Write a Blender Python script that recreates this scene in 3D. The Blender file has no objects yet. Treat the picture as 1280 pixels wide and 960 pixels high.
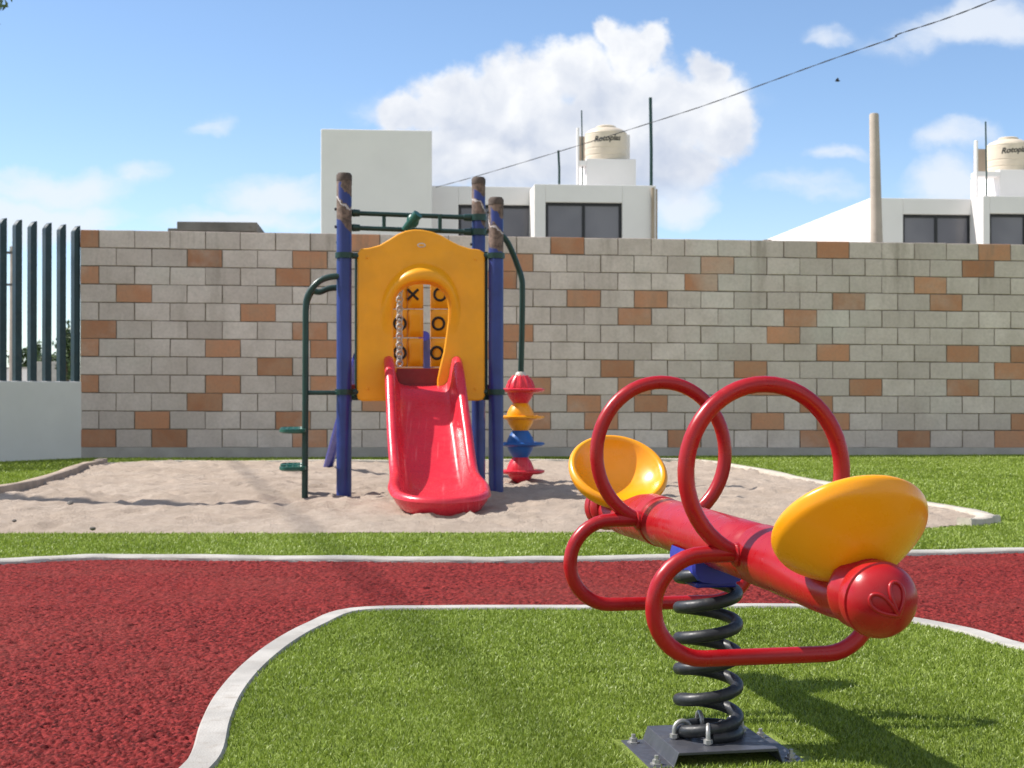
import bpy, bmesh, math, random
import numpy as np
from mathutils import Vector, Matrix

random.seed(7)
RNG = np.random.default_rng(11)
S = bpy.context.scene
COL = S.collection
R = math.radians

# ------------------------------------------------------------------ camera
CAM_H, FPX, HOR = 0.85, 1800.0, 490.0
cam = bpy.data.cameras.new("camera")
cam.sensor_width = 36.0
cam.lens = FPX / 1280 * 36.0
cam.clip_start, cam.clip_end = 0.05, 3000
camo = bpy.data.objects.new("camera", cam)
COL.objects.link(camo)
PITCH = math.atan((HOR - 480.0) / FPX)
camo.location = (0, 0, CAM_H)
camo.rotation_euler = (R(90) + PITCH, 0, 0)
cam.dof.use_dof = True
cam.dof.focus_distance = 3.6
cam.dof.aperture_fstop = 11.0
S.camera = camo

# ------------------------------------------------------------------ light
SUN = Vector((-0.86, 0.22, 1.0)).normalized()      # towards the sun
SUN_EL = math.asin(SUN.z)
SUN_AZ = math.atan2(SUN.x, SUN.y)                  # clockwise from +Y
sl = bpy.data.lights.new("sun", 'SUN')
sl.energy = 5.0
sl.angle = R(0.5)
sl.color = (1.0, 0.95, 0.88)
so = bpy.data.objects.new("sun", sl)
COL.objects.link(so)
so.rotation_euler = SUN.to_track_quat('Z', 'Y').to_euler()
SKY_STRENGTH = 0.13
S.view_settings.view_transform = 'Standard'
S.view_settings.look = 'None'
S.view_settings.gamma = 1.0
S.view_settings.use_curve_mapping = False
S.view_settings.exposure = 0.5


def build_world():
    w = bpy.data.worlds.new("World")
    S.world = w
    w.use_nodes = True
    nt = w.node_tree
    N, L = nt.nodes, nt.links
    for n in list(N):
        N.remove(n)

    def inp(sock, v):
        if hasattr(v, 'is_output') or isinstance(v, bpy.types.NodeSocket):
            L.new(v, sock)
        else:
            sock.default_value = v

    def m(op, a, b=None, c=None, clamp=False):
        n = N.new('ShaderNodeMath')
        n.operation = op
        n.use_clamp = clamp
        inp(n.inputs[0], a)
        if b is not None:
            inp(n.inputs[1], b)
        if c is not None:
            inp(n.inputs[2], c)
        return n.outputs[0]

    def vm(op, a, b=None, scale=None):
        n = N.new('ShaderNodeVectorMath')
        n.operation = op
        inp(n.inputs[0], a)
        if b is not None:
            inp(n.inputs[1], b)
        if scale is not None:
            inp(n.inputs['Scale'], scale)
        return n.outputs['Value'] if op in ('LENGTH', 'DOT_PRODUCT') else n.outputs[0]

    def ss(v, lo, hi):
        n = N.new('ShaderNodeMapRange')
        n.interpolation_type = 'SMOOTHSTEP'
        inp(n.inputs[0], v)
        n.inputs[1].default_value = lo
        n.inputs[2].default_value = hi
        return n.outputs[0]

    def noise(vec, scale, detail=6.0, rough=0.55, out=0):
        n = N.new('ShaderNodeTexNoise')
        inp(n.inputs['Vector'], vec)
        n.inputs['Scale'].default_value = scale
        n.inputs['Detail'].default_value = detail
        n.inputs['Roughness'].default_value = rough
        return n.outputs[out]

    def mixc(f, a, b):
        n = N.new('ShaderNodeMix')
        n.data_type = 'RGBA'
        inp(n.inputs[0], f)
        inp(n.inputs[6], a)
        inp(n.inputs[7], b)
        return n.outputs[2]

    tc = N.new('ShaderNodeTexCoord')
    d = tc.outputs['Generated']
    sep = N.new('ShaderNodeSeparateXYZ')
    L.new(d, sep.inputs[0])
    sky = N.new('ShaderNodeTexSky')
    sky.sky_type = 'NISHITA'
    sky.sun_disc = False
    sky.sun_elevation = SUN_EL
    sky.sun_rotation = SUN_AZ
    sky.altitude = 1800
    sky.air_density = 1.0
    sky.dust_density = 0.7
    sky.ozone_density = 1.3
    bg_sky = N.new('ShaderNodeBackground')
    tintn = N.new('ShaderNodeMix')
    tintn.data_type = 'RGBA'
    tintn.blend_type = 'MULTIPLY'
    tintn.inputs[0].default_value = 1.0
    L.new(sky.outputs[0], tintn.inputs[6])
    tintn.inputs[7].default_value = (0.90, 0.945, 0.985, 1)
    L.new(tintn.outputs[2], bg_sky.inputs[0])
    bg_sky.inputs[1].default_value = SKY_STRENGTH

    ys = m('MAXIMUM', sep.outputs['Y'], 0.05)
    u = m('DIVIDE', sep.outputs['X'], ys)
    v = m('DIVIDE', sep.outputs['Z'], ys)
    front = ss(sep.outputs['Y'], 0.2, 0.5)
    cmb = N.new('ShaderNodeCombineXYZ')
    L.new(u, cmb.inputs[0])
    L.new(v, cmb.inputs[1])
    uv = cmb.outputs[0]

    def c3(px, py):
        return ((px - 640) / 1800.0, (490 - py) / 1800.0, 0.0)

    # cumulus: billowed blobs
    nz = noise(uv, 16.0, 7.0, 0.58, 1)
    off = vm('SCALE', vm('SUBTRACT', nz, (0.5, 0.5, 0.5)), None, 0.045)
    uvd = vm('ADD', uv, off)
    blobs = [(792, 62, 48, 42), (762, 44, 24, 24), (818, 44, 28, 28), (720, 92, 62, 44), (650, 112, 72, 44),
             (570, 122, 66, 42), (512, 140, 46, 26), (880, 82, 26, 26), (882, 140, 62, 60), (790, 150, 120, 85),
             (640, 180, 150, 75), (905, 170, 44, 38), (560, 200, 100, 48), (700, 225, 150, 48), (835, 205, 70, 45)]
    acc = None
    for (px, py, rx, ry) in blobs:
        q = vm('MULTIPLY', vm('SUBTRACT', uvd, c3(px, py)), (1800.0 / rx, 1800.0 / ry, 0))
        ln = vm('LENGTH', q)
        acc = ln if acc is None else m('SMOOTH_MIN', acc, ln, 0.18)
    fine = noise(uv, 55.0, 5.0, 0.6)
    edge = m('ADD', acc, m('MULTIPLY', m('SUBTRACT', fine, 0.5), 0.7))
    dens = m('SUBTRACT', 1.0, ss(edge, 0.66, 1.14))
    base_fade = ss(v, (490 - 285) / 1800.0, (490 - 215) / 1800.0)
    dens = m('MULTIPLY', dens, m('MULTIPLY_ADD', base_fade, 0.85, 0.15))
    dens = m('MULTIPLY', dens, front)
    # puffs catch the light on their upper left side
    shift = vm('ADD', uvd, (-0.014, 0.020, 0))
    pa = noise(uvd, 24.0, 5.0, 0.5)
    pb = noise(shift, 24.0, 5.0, 0.5)
    puff = m('SUBTRACT', pa, pb)
    hgt = ss(v, (490 - 250) / 1800.0, (490 - 50) / 1800.0)
    core = ss(edge, 0.95, 0.25)
    lit = m('ADD', m('MULTIPLY_ADD', puff, 1.9, 0.42), m('MULTIPLY', hgt, 0.42))
    lit = m('SUBTRACT', lit, m('MULTIPLY', core, 0.10), None, True)
    ccol = mixc(lit, (0.50, 0.555, 0.67, 1), (0.82, 0.835, 0.86, 1))

    # thin veils
    vw = [(70, 235, 130, 30, .75), (30, 270, 140, 30, .9), (175, 217, 40, 20, .55), (340, 240, 90, 32, .8), (300, 275, 120, 24, .8),
          (262, 165, 34, 14, .5), (1040, 50, 34, 16, .5), (1230, 30, 85, 36, .95), (1160, 45, 60, 26, .4), (1045, 192, 46, 12, .55),
          (855, 255, 55, 26, .75), (1000, 240, 90, 24, .35), (1195, 175, 48, 26, .6), (1190, 225, 70, 34, .9), (1120, 60, 60, 20, .25),
          (900, 110, 70, 30, .2), (470, 130, 40, 22, .35)]
    st = vm('MULTIPLY', uvd, (1.0, 2.2, 1.0))
    wn = noise(st, 14.0, 7.0, 0.6)
    wacc = None
    for (px, py, rx, ry, a) in vw:
        q = vm('MULTIPLY', vm('SUBTRACT', uvd, c3(px, py)), (1800.0 / rx, 1800.0 / ry, 0))
        g = m('MULTIPLY', m('SUBTRACT', 1.25, vm('LENGTH', q), None, True), a)
        wacc = g if wacc is None else m('MAXIMUM', wacc, g)
    veil = m('MULTIPLY', ss(m('ADD', wacc, m('MULTIPLY', m('SUBTRACT', wn, 0.5), 1.3)), -0.02, 0.80), front)
    veil = m('MULTIPLY', veil, ss(wacc, 0.0, 0.25))
    low = m('MULTIPLY', ss(v, 0.20, 0.04), 0.14)       # pale haze of the low sky
    veil = m('MAXIMUM', m('MULTIPLY', veil, 0.82), low)
    vcol = (0.74, 0.78, 0.84, 1)

    # unseen broken cloud added behind the photographer as neutral white fill light
    rn = noise(d, 2.6, 6.0, 0.55)
    rear = m('MULTIPLY', ss(rn, 0.36, 0.54), m('MULTIPLY', ss(sep.outputs['Y'], 0.1, -0.25), ss(sep.outputs['Z'], 0.0, 0.08)))
    veil = m('MAXIMUM', veil, m('MULTIPLY', rear, 0.9))
    e_v = N.new('ShaderNodeBackground')
    e_v.inputs[0].default_value = vcol
    e_v.inputs[1].default_value = CLOUD
    e_c = N.new('ShaderNodeBackground')
    L.new(ccol, e_c.inputs[0])
    e_c.inputs[1].default_value = CLOUD
    m1 = N.new('ShaderNodeMixShader')
    L.new(veil, m1.inputs[0])
    L.new(bg_sky.outputs[0], m1.inputs[1])
    L.new(e_v.outputs[0], m1.inputs[2])
    m2 = N.new('ShaderNodeMixShader')
    L.new(dens, m2.inputs[0])
    L.new(m1.outputs[0], m2.inputs[1])
    L.new(e_c.outputs[0], m2.inputs[2])
    out = N.new('ShaderNodeOutputWorld')
    L.new(m2.outputs[0], out.inputs[0])


CLOUD = 0.85
build_world()

# ------------------------------------------------------------------ pixel helpers (design time only)
CP, SP = math.cos(PITCH), math.sin(PITCH)


def ray(px, py):
    u = (px - 640) / FPX
    v = (480 - py) / FPX
    return Vector((u, CP - v * SP, SP + v * CP))


def P(px, py, z):
    d = ray(px, py)
    return Vector((0, 0, CAM_H)) + d * (z / d.y)


def G(px, py, h=0.0):
    d = ray(px, py)
    t = (h - CAM_H) / d.z
    return Vector((0, 0, CAM_H)) + d * t


def on_plane(px, py, p0, n):
    d = ray(px, py)
    o = Vector((0, 0, CAM_H))
    t = (Vector(p0) - o).dot(Vector(n)) / d.dot(Vector(n))
    return o + d * t


# ------------------------------------------------------------------ mesh helpers
OFF = {}


class MB:
    def __init__(s):
        s.v, s.f, s.m = [], [], []

    def add(s, verts, faces, mat=0):
        k = len(s.v)
        s.v += [tuple(x) for x in verts]
        s.f += [tuple(i + k for i in f) for f in faces]
        s.m += [mat] * len(faces)
        return s

    def box(s, lo, hi, M=None, mat=0):
        x0, y0, z0 = lo
        x1, y1, z1 = hi
        vs = [Vector(c) for c in ((x0, y0, z0), (x1, y0, z0), (x1, y1, z0), (x0, y1, z0),
                                  (x0, y0, z1), (x1, y0, z1), (x1, y1, z1), (x0, y1, z1))]
        if M is not None:
            vs = [M @ c for c in vs]
        return s.add(vs, [(0, 3, 2, 1), (4, 5, 6, 7), (0, 1, 5, 4), (1, 2, 6, 5), (2, 3, 7, 6), (3, 0, 4, 7)], mat)

    def tube(s, pts, r, n=14, cap=True, mat=0, closed=False):
        pts = [Vector(p) for p in pts]
        k = len(pts)
        rad = r if isinstance(r, (list, tuple)) else [r] * k
        tan = []
        for i in range(k):
            if closed:
                t = pts[(i + 1) % k] - pts[i - 1]
            else:
                t = pts[min(i + 1, k - 1)] - pts[max(i - 1, 0)]
            tan.append(t.normalized())
        ref = Vector((0, 0, 1)) if abs(tan[0].z) < 0.9 else Vector((1, 0, 0))
        nrm = (ref - tan[0] * ref.dot(tan[0])).normalized()
        vs, fs = [], []
        for i in range(k):
            nrm = (nrm - tan[i] * nrm.dot(tan[i])).normalized()
            b = tan[i].cross(nrm)
            for j in range(n):
                a = 2 * math.pi * j / n
                vs.append(pts[i] + (nrm * math.cos(a) + b * math.sin(a)) * rad[i])
        for i in range(k if closed else k - 1):
            i2 = (i + 1) % k
            for j in range(n):
                j2 = (j + 1) % n
                fs.append((i * n + j, i * n + j2, i2 * n + j2, i2 * n + j))
        if cap and not closed:
            fs.append(tuple(range(n))[::-1])
            fs.append(tuple((k - 1) * n + j for j in range(n)))
        return s.add(vs, fs, mat)

    def lathe(s, prof, o, ax, n=32, mat=0, side=None):
        """prof: (distance along axis, radius)"""
        o, ax = Vector(o), Vector(ax).normalized()
        ref = Vector(side) if side is not None else (Vector((0, 0, 1)) if abs(ax.z) < 0.9 else Vector((1, 0, 0)))
        x = (ref - ax * ref.dot(ax)).normalized()
        y = ax.cross(x)
        vs, fs = [], []
        for (t, r) in prof:
            for j in range(n):
                a = 2 * math.pi * j / n
                vs.append(o + ax * t + (x * math.cos(a) + y * math.sin(a)) * max(r, 1e-4))
        for i in range(len(prof) - 1):
            for j in range(n):
                j2 = (j + 1) % n
                fs.append((i * n + j, i * n + j2, (i + 1) * n + j2, (i + 1) * n + j))
        if prof[0][1] > 1e-3:
            fs.append(tuple(range(n))[::-1])
        if prof[-1][1] > 1e-3:
            fs.append(tuple((len(prof) - 1) * n + j for j in range(n)))
        return s.add(vs, fs, mat)

    def grid(s, rows, mat=0, closed_u=False):
        """rows: list of rows of points"""
        n, k = len(rows), len(rows[0])
        vs = [p for r in rows for p in r]
        fs = []
        for i in range(n - 1):
            for j in range(k if closed_u else k - 1):
                j2 = (j + 1) % k
                fs.append((i * k + j, i * k + j2, (i + 1) * k + j2, (i + 1) * k + j))
        return s.add(vs, fs, mat)

    def build(s, name, mats, parent=None, smooth=35, bevel=0.0, seg=2, loc=None):
        off = Vector((0, 0, 0))
        if parent is not None:
            off = OFF[parent.name]
        elif loc is not None:
            off = Vector(loc)
        me = bpy.data.meshes.new(name)
        me.from_pydata([(v[0] - off.x, v[1] - off.y, v[2] - off.z) for v in s.v], [], s.f)
        mats = mats if isinstance(mats, (list, tuple)) else [mats]
        for mt in mats:
            me.materials.append(mt)
        if len(mats) > 1:
            me.polygons.foreach_set('material_index', s.m)
        if smooth:
            me.polygons.foreach_set('use_smooth', [True] * len(me.polygons))
            me.set_sharp_from_angle(angle=R(smooth))
        me.update()
        o = bpy.data.objects.new(name, me)
        COL.objects.link(o)
        if parent is not None:
            o.parent = parent
            OFF[o.name] = off
        else:
            o.location = off
            OFF[o.name] = off
        if bevel:
            b = o.modifiers.new("bevel", 'BEVEL')
            b.width = bevel
            b.segments = seg
            b.limit_method = 'ANGLE'
            b.angle_limit = R(40)
            b.harden_normals = False
        return o


def tag(o, label=None, cat=None, group=None, kind=None):
    if label:
        o['label'] = label
    if cat:
        o['category'] = cat
    if group:
        o['group'] = group
    if kind:
        o['kind'] = kind
    return o


def thing(name, loc, label, cat, group=None):
    o = bpy.data.objects.new(name, None)
    o.empty_display_size = 0.2
    o.location = loc
    COL.objects.link(o)
    OFF[o.name] = Vector(loc)
    return tag(o, label, cat, group)


def copy_tree(o, parent=None):
    c = o.copy()
    COL.objects.link(c)
    c.parent = parent
    for ch in list(o.children):
        copy_tree(ch, c)
    return c


def spline(pts, n=8, closed=False):
    pts = [Vector(p) for p in pts]
    k = len(pts)
    out = []
    rng = range(k if closed else k - 1)
    for i in rng:
        p1, p2 = pts[i], pts[(i + 1) % k]
        p0 = pts[i - 1] if (closed or i > 0) else p1 * 2 - p2
        p3 = pts[(i + 2) % k] if (closed or i + 2 < k) else p2 * 2 - p1
        for j in range(n):
            t = j / n
            out.append(0.5 * ((2 * p1) + (p2 - p0) * t + (2 * p0 - 5 * p1 + 4 * p2 - p3) * t * t
                              + (3 * p1 - p0 - 3 * p2 + p3) * t ** 3))
    if not closed:
        out.append(pts[-1])
    return out


def np_mesh(name, V, loops, starts, totals, mats, col=None, smooth=False):
    me = bpy.data.meshes.new(name)
    me.vertices.add(len(V))
    me.vertices.foreach_set('co', np.asarray(V, np.float32).ravel())
    me.loops.add(len(loops))
    me.loops.foreach_set('vertex_index', np.asarray(loops, np.int32))
    me.polygons.add(len(starts))
    me.polygons.foreach_set('loop_start', np.asarray(starts, np.int32))
    me.polygons.foreach_set('use_smooth', np.full(len(starts), smooth))
    if col is not None:
        a = me.attributes.new('tone', 'FLOAT', 'POINT')
        a.data.foreach_set('value', np.asarray(col, np.float32))
    for mt in mats:
        me.materials.append(mt)
    me.update(calc_edges=True)
    me.validate()
    o = bpy.data.objects.new(name, me)
    COL.objects.link(o)
    OFF[o.name] = Vector((0, 0, 0))
    return o


def quad_mesh(name, V, Q, mats, col=None, smooth=False):
    Q = np.asarray(Q, np.int32)
    n = len(Q)
    return np_mesh(name, V, Q.ravel(), np.arange(n) * 4, np.full(n, 4), mats, col, smooth)


_VN = {}


def vnoise(x, y, scale, seed=0):
    """smooth value noise on numpy arrays"""
    if seed not in _VN:
        _VN[seed] = np.random.default_rng(100 + seed).random((256, 256))
    g = _VN[seed]
    X, Y = x * scale + 1000.3, y * scale + 1000.7
    i, j = np.floor(X).astype(int), np.floor(Y).astype(int)
    fx, fy = X - i, Y - j
    fx, fy = fx * fx * (3 - 2 * fx), fy * fy * (3 - 2 * fy)
    i0, i1, j0, j1 = i % 256, (i + 1) % 256, j % 256, (j + 1) % 256
    return (g[i0, j0] * (1 - fx) + g[i1, j0] * fx) * (1 - fy) + (g[i0, j1] * (1 - fx) + g[i1, j1] * fx) * fy


def inside(x, y, poly):
    r = np.zeros(x.shape, bool)
    n = len(poly)
    for i in range(n):
        x1, y1 = poly[i][0], poly[i][1]
        x2, y2 = poly[(i + 1) % n][0], poly[(i + 1) % n][1]
        c = ((y1 > y) != (y2 > y)) & (x < (x2 - x1) * (y - y1) / (y2 - y1 + 1e-12) + x1)
        r ^= c
    return r


# ------------------------------------------------------------------ materials
def mat_new(name):
    mt = bpy.data.materials.new(name)
    mt.use_nodes = True
    nt = mt.node_tree
    for n in list(nt.nodes):
        nt.nodes.remove(n)
    b = nt.nodes.new('ShaderNodeBsdfPrincipled')
    o = nt.nodes.new('ShaderNodeOutputMaterial')
    nt.links.new(b.outputs[0], o.inputs[0])
    return mt, nt, b, o


def nd(nt, typ, **kw):
    n = nt.nodes.new(typ)
    for k, v in kw.items():
        setattr(n, k, v)
    return n


def n_noise(nt, vec, scale, detail=5, rough=0.55):
    n = nt.nodes.new('ShaderNodeTexNoise')
    if vec is not None:
        nt.links.new(vec, n.inputs['Vector'])
    n.inputs['Scale'].default_value = scale
    n.inputs['Detail'].default_value = detail
    n.inputs['Roughness'].default_value = rough
    return n.outputs[0]


def n_range(nt, v, a, b, c=0.0, d=1.0, smooth=True):
    n = nt.nodes.new('ShaderNodeMapRange')
    if smooth:
        n.interpolation_type = 'SMOOTHSTEP'
    nt.links.new(v, n.inputs[0])
    for i, q in enumerate((a, b, c, d)):
        n.inputs[i + 1].default_value = q
    return n.outputs[0]


def n_mix(nt, f, a, b, blend='MIX'):
    n = nt.nodes.new('ShaderNodeMix')
    n.data_type = 'RGBA'
    n.blend_type = blend
    for sock, v in ((n.inputs[0], f), (n.inputs[6], a), (n.inputs[7], b)):
        if isinstance(v, bpy.types.NodeSocket):
            nt.links.new(v, sock)
        else:
            sock.default_value = v if not isinstance(v, tuple) or len(v) == 4 else (*v, 1)
    return n.outputs[2]


def n_bump(nt, h, strength, dist):
    n = nt.nodes.new('ShaderNodeBump')
    nt.links.new(h, n.inputs['Height'])
    n.inputs['Strength'].default_value = strength
    n.inputs['Distance'].default_value = dist
    return n.outputs[0]


def n_pos(nt):
    return nt.nodes.new('ShaderNodeNewGeometry').outputs['Position']


def n_math(nt, op, a, b=None):
    n = nt.nodes.new('ShaderNodeMath')
    n.operation = op
    for i, v in enumerate((a, b)):
        if v is None:
            continue
        if isinstance(v, bpy.types.NodeSocket):
            nt.links.new(v, n.inputs[i])
        else:
            n.inputs[i].default_value = v
    return n.outputs[0]


def paint(name, c, rough=0.35, var=0.12, scale=6.0, bump=0.0, bscale=60, coat=0.0, dirt=0.0, dirtcol=(0.30, 0.25, 0.2), metallic=0.0):
    mt, nt, b, o = mat_new(name)
    pos = n_pos(nt)
    nz = n_noise(nt, pos, scale, 6)
    dk = tuple(x * (1 - var) for x in c)
    lt = tuple(min(1, x * (1 + var * 0.6)) for x in c)
    colr = n_mix(nt, n_range(nt, nz, 0.3, 0.7), dk, lt)
    if dirt > 0:
        n2 = n_noise(nt, pos, scale * 3.1, 8, 0.7)
        colr = n_mix(nt, n_math(nt, 'MULTIPLY', n_range(nt, n2, 0.5, 0.78), dirt), colr, dirtcol)
    nt.links.new(colr, b.inputs['Base Color'])
    n3 = n_noise(nt, pos, scale * 5, 5)
    nt.links.new(n_range(nt, n3, 0.3, 0.7, max(0.04, rough - 0.07), rough + 0.10), b.inputs['Roughness'])
    b.inputs['Metallic'].default_value = metallic
    if metallic == 0:
        b.inputs['Specular IOR Level'].default_value = 0.4
    if coat:
        b.inputs['Coat Weight'].default_value = coat
        b.inputs['Coat Roughness'].default_value = 0.12
    if bump:
        nt.links.new(n_bump(nt, n_noise(nt, pos, bscale, 4), bump, 0.01), b.inputs['Normal'])
    return mt


M = {}
M['red'] = paint('red_paint', (0.36, 0.007, 0.011), 0.30, 0.10, 5, 0.03, 40, 0.0, 0.06, (0.30, 0.05, 0.045))
M['red_slide'] = paint('red_plastic', (0.64, 0.028, 0.048), 0.28, 0.10, 4, 0.02, 30, 0.0, 0.22, (0.55, 0.09, 0.10))
M['red_dark'] = paint('dark_red_metal', (0.20, 0.012, 0.015), 0.5, 0.15, 6)
M['yellow'] = paint('yellow_plastic', (0.86, 0.335, 0.004), 0.30, 0.07, 4, 0.02, 30, 0.1, 0.06, (0.55, 0.28, 0.05))
M['orange'] = paint('orange_plastic', (0.84, 0.345, 0.006), 0.38, 0.08, 4, 0.02, 30, 0.0, 0.10, (0.5, 0.25, 0.06))
M['blue'] = paint('blue_paint', (0.025, 0.035, 0.30), 0.36, 0.12, 5, 0.02, 40)
M['blue_pod'] = paint('blue_plastic', (0.012, 0.10, 0.36), 0.4, 0.1, 5)
M['green'] = paint('dark_green_paint', (0.010, 0.040, 0.032), 0.34, 0.15, 8)
M['green_lt'] = paint('green_paint', (0.015, 0.09, 0.065), 0.35, 0.15, 8)
M['black'] = paint('black_steel', (0.022, 0.024, 0.028), 0.42, 0.25, 14, 0.05, 90, 0, 0.35, (0.12, 0.11, 0.10))
M['char'] = paint('charcoal_steel', (0.055, 0.057, 0.068), 0.42, 0.2, 9, 0.04, 70, 0, 0.35, (0.16, 0.15, 0.14))
M['zinc'] = paint('zinc_steel', (0.42, 0.41, 0.39), 0.45, 0.2, 30, 0, 60, 0, 0.2, metallic=0.6)
M['ink'] = paint('black_print', (0.012, 0.012, 0.012), 0.6)
M['chain'] = paint('galvanised_chain', (0.50, 0.52, 0.52), 0.45, 0.25, 40)
M['picket'] = paint('navy_picket_paint', (0.014, 0.036, 0.048), 0.45, 0.2, 5, 0, 60, 0, 0.1)
M['white'] = paint('white_render', (0.74, 0.712, 0.695), 0.85, 0.05, 0.6, 0.10, 60, 0, 0.10, (0.5, 0.47, 0.42))
M['white_low'] = paint('white_wall_paint', (0.64, 0.632, 0.625), 0.85, 0.05, 1.0, 0.10, 60, 0, 0.12, (0.42, 0.40, 0.36))
M['frame'] = paint('dark_aluminium', (0.014, 0.014, 0.018), 0.4, 0.1, 6)
M['cream'] = paint('cream_polyethylene', (0.62, 0.53, 0.42), 0.5, 0.06, 3)
M['conc'] = paint('concrete', (0.42, 0.40, 0.36), 0.9, 0.15, 4, 0.3, 60, 0, 0.4, (0.25, 0.22, 0.18))
M['conc_dark'] = paint('old_concrete', (0.13, 0.12, 0.11), 0.9, 0.3, 1.5, 0.3, 40, 0, 0.6, (0.10, 0.07, 0.05))
M['pole'] = paint('pole_concrete', (0.44, 0.37, 0.315), 0.9, 0.12, 2.5, 0.2, 60, 0, 0.35, (0.26, 0.20, 0.16))
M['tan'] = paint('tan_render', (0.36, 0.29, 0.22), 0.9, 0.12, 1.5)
M['wire'] = paint('cable_black', (0.02, 0.02, 0.022), 0.6)
M['kerb'] = paint('kerb_concrete', (0.40, 0.378, 0.345), 0.9, 0.2, 5, 0.25, 160, 0, 0.75, (0.24, 0.20, 0.16))
M['edging'] = paint('edging_concrete', (0.48, 0.43, 0.36), 0.9, 0.16, 7, 0.5, 70, 0, 0.5, (0.26, 0.20, 0.15))
M['edging_brown'] = paint('edging_clay', (0.37, 0.29, 0.225), 0.9, 0.2, 7, 0.5, 70, 0, 0.4, (0.10, 0.08, 0.06))
M['bark'] = paint('bark', (0.11, 0.085, 0.06), 0.9, 0.3, 12, 0.5, 40)
M['bird'] = paint('bird_dark', (0.02, 0.02, 0.02), 0.7)
M['cap_brown'] = paint('weathered_cap', (0.09, 0.065, 0.055), 0.8, 0.3, 20)
M['badge'] = paint('badge_grey', (0.55, 0.50, 0.45), 0.4)


def scratch(mt):
    nt = mt.node_tree
    b = [n for n in nt.nodes if n.type == 'BSDF_PRINCIPLED'][0]
    src = b.inputs['Base Color'].links[0].from_socket
    mp = nd(nt, 'ShaderNodeMapping')
    mp.inputs['Rotation'].default_value = (0, 0, -0.14)
    mp.inputs['Scale'].default_value = (70.0, 2.2, 2.2)
    nt.links.new(n_pos(nt), mp.inputs[0])
    nz = n_noise(nt, mp.outputs[0], 1.0, 4, 0.6)
    f = n_math(nt, 'MULTIPLY', n_range(nt, nz, 0.56, 0.70), n_range(nt, n_noise(nt, n_pos(nt), 3.5, 3), 0.42, 0.62))
    c = n_mix(nt, n_math(nt, 'MULTIPLY', f, 0.45), src, (0.80, 0.22, 0.24))
    nt.links.new(c, b.inputs['Base Color'])
    rs = b.inputs['Roughness'].links[0].from_socket
    nt.links.new(n_math(nt, 'ADD', rs, n_math(nt, 'MULTIPLY', f, 0.25)), b.inputs['Roughness'])


scratch(M['red_slide'])


def glass_mat():
    mt, nt, b, o = mat_new('dark_window_glass')
    pos = n_pos(nt)
    nz = n_noise(nt, pos, 0.7, 2)
    nt.links.new(n_mix(nt, n_range(nt, nz, 0.35, 0.65), (0.11, 0.107, 0.125), (0.165, 0.16, 0.18)), b.inputs['Base Color'])
    b.inputs['Roughness'].default_value = 0.12
    b.inputs['Specular IOR Level'].default_value = 0.5
    return mt


M['glass'] = glass_mat()


def post_mat():
    """blue steel tube whose wrap has peeled to brown near the top, in slanted bands"""
    mt, nt, b, o = mat_new('blue_post_worn')
    pos = n_pos(nt)
    tc = nt.nodes.new('ShaderNodeTexCoord').outputs['Object']
    sp = nd(nt, 'ShaderNodeSeparateXYZ')
    nt.links.new(tc, sp.inputs[0])
    z = sp.outputs[2]
    nz = n_noise(nt, pos, 6.0, 6, 0.6)
    slant = n_math(nt, 'MULTIPLY', sp.outputs[0], 1.1)
    zz = n_math(nt, 'ADD', n_math(nt, 'ADD', z, slant), n_math(nt, 'MULTIPLY', n_math(nt, 'SUBTRACT', nz, 0.5), 0.32))
    # bare lower part below -0.45 m from the top; an island of blue at -0.25..-0.08
    bare = n_range(nt, zz, -0.42, -0.405)
    isl = n_math(nt, 'MULTIPLY', n_range(nt, zz, -0.225, -0.215), n_range(nt, zz, -0.115, -0.125))
    isl = n_math(nt, 'MULTIPLY', isl, n_range(nt, sp.outputs[0], -0.05, -0.03))
    isl = n_math(nt, 'MULTIPLY', isl, 1.0)
    bare = n_math(nt, 'MULTIPLY', bare, n_math(nt, 'SUBTRACT', 1.0, isl))
    band = n_math(nt, 'MULTIPLY', n_range(nt, zz, -0.255, -0.25), n_range(nt, zz, -0.23, -0.235))
    blue = n_mix(nt, n_range(nt, n_noise(nt, pos, 4, 5), 0.3, 0.7), (0.010, 0.021, 0.13), (0.016, 0.032, 0.19))
    n2 = n_noise(nt, pos, 22.0, 7, 0.7)
    brown = n_mix(nt, n_range(nt, n2, 0.35, 0.65), (0.07, 0.045, 0.035), (0.20, 0.13, 0.10))
    c = n_mix(nt, bare, blue, brown)
    c = n_mix(nt, n_math(nt, 'MULTIPLY', band, 0.8), c, (0.55, 0.50, 0.50))
    nt.links.new(c, b.inputs['Base Color'])
    nt.links.new(n_range(nt, bare, 0, 1, 0.36, 0.8), b.inputs['Roughness'])
    return mt


M['post'] = post_mat()


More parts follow.
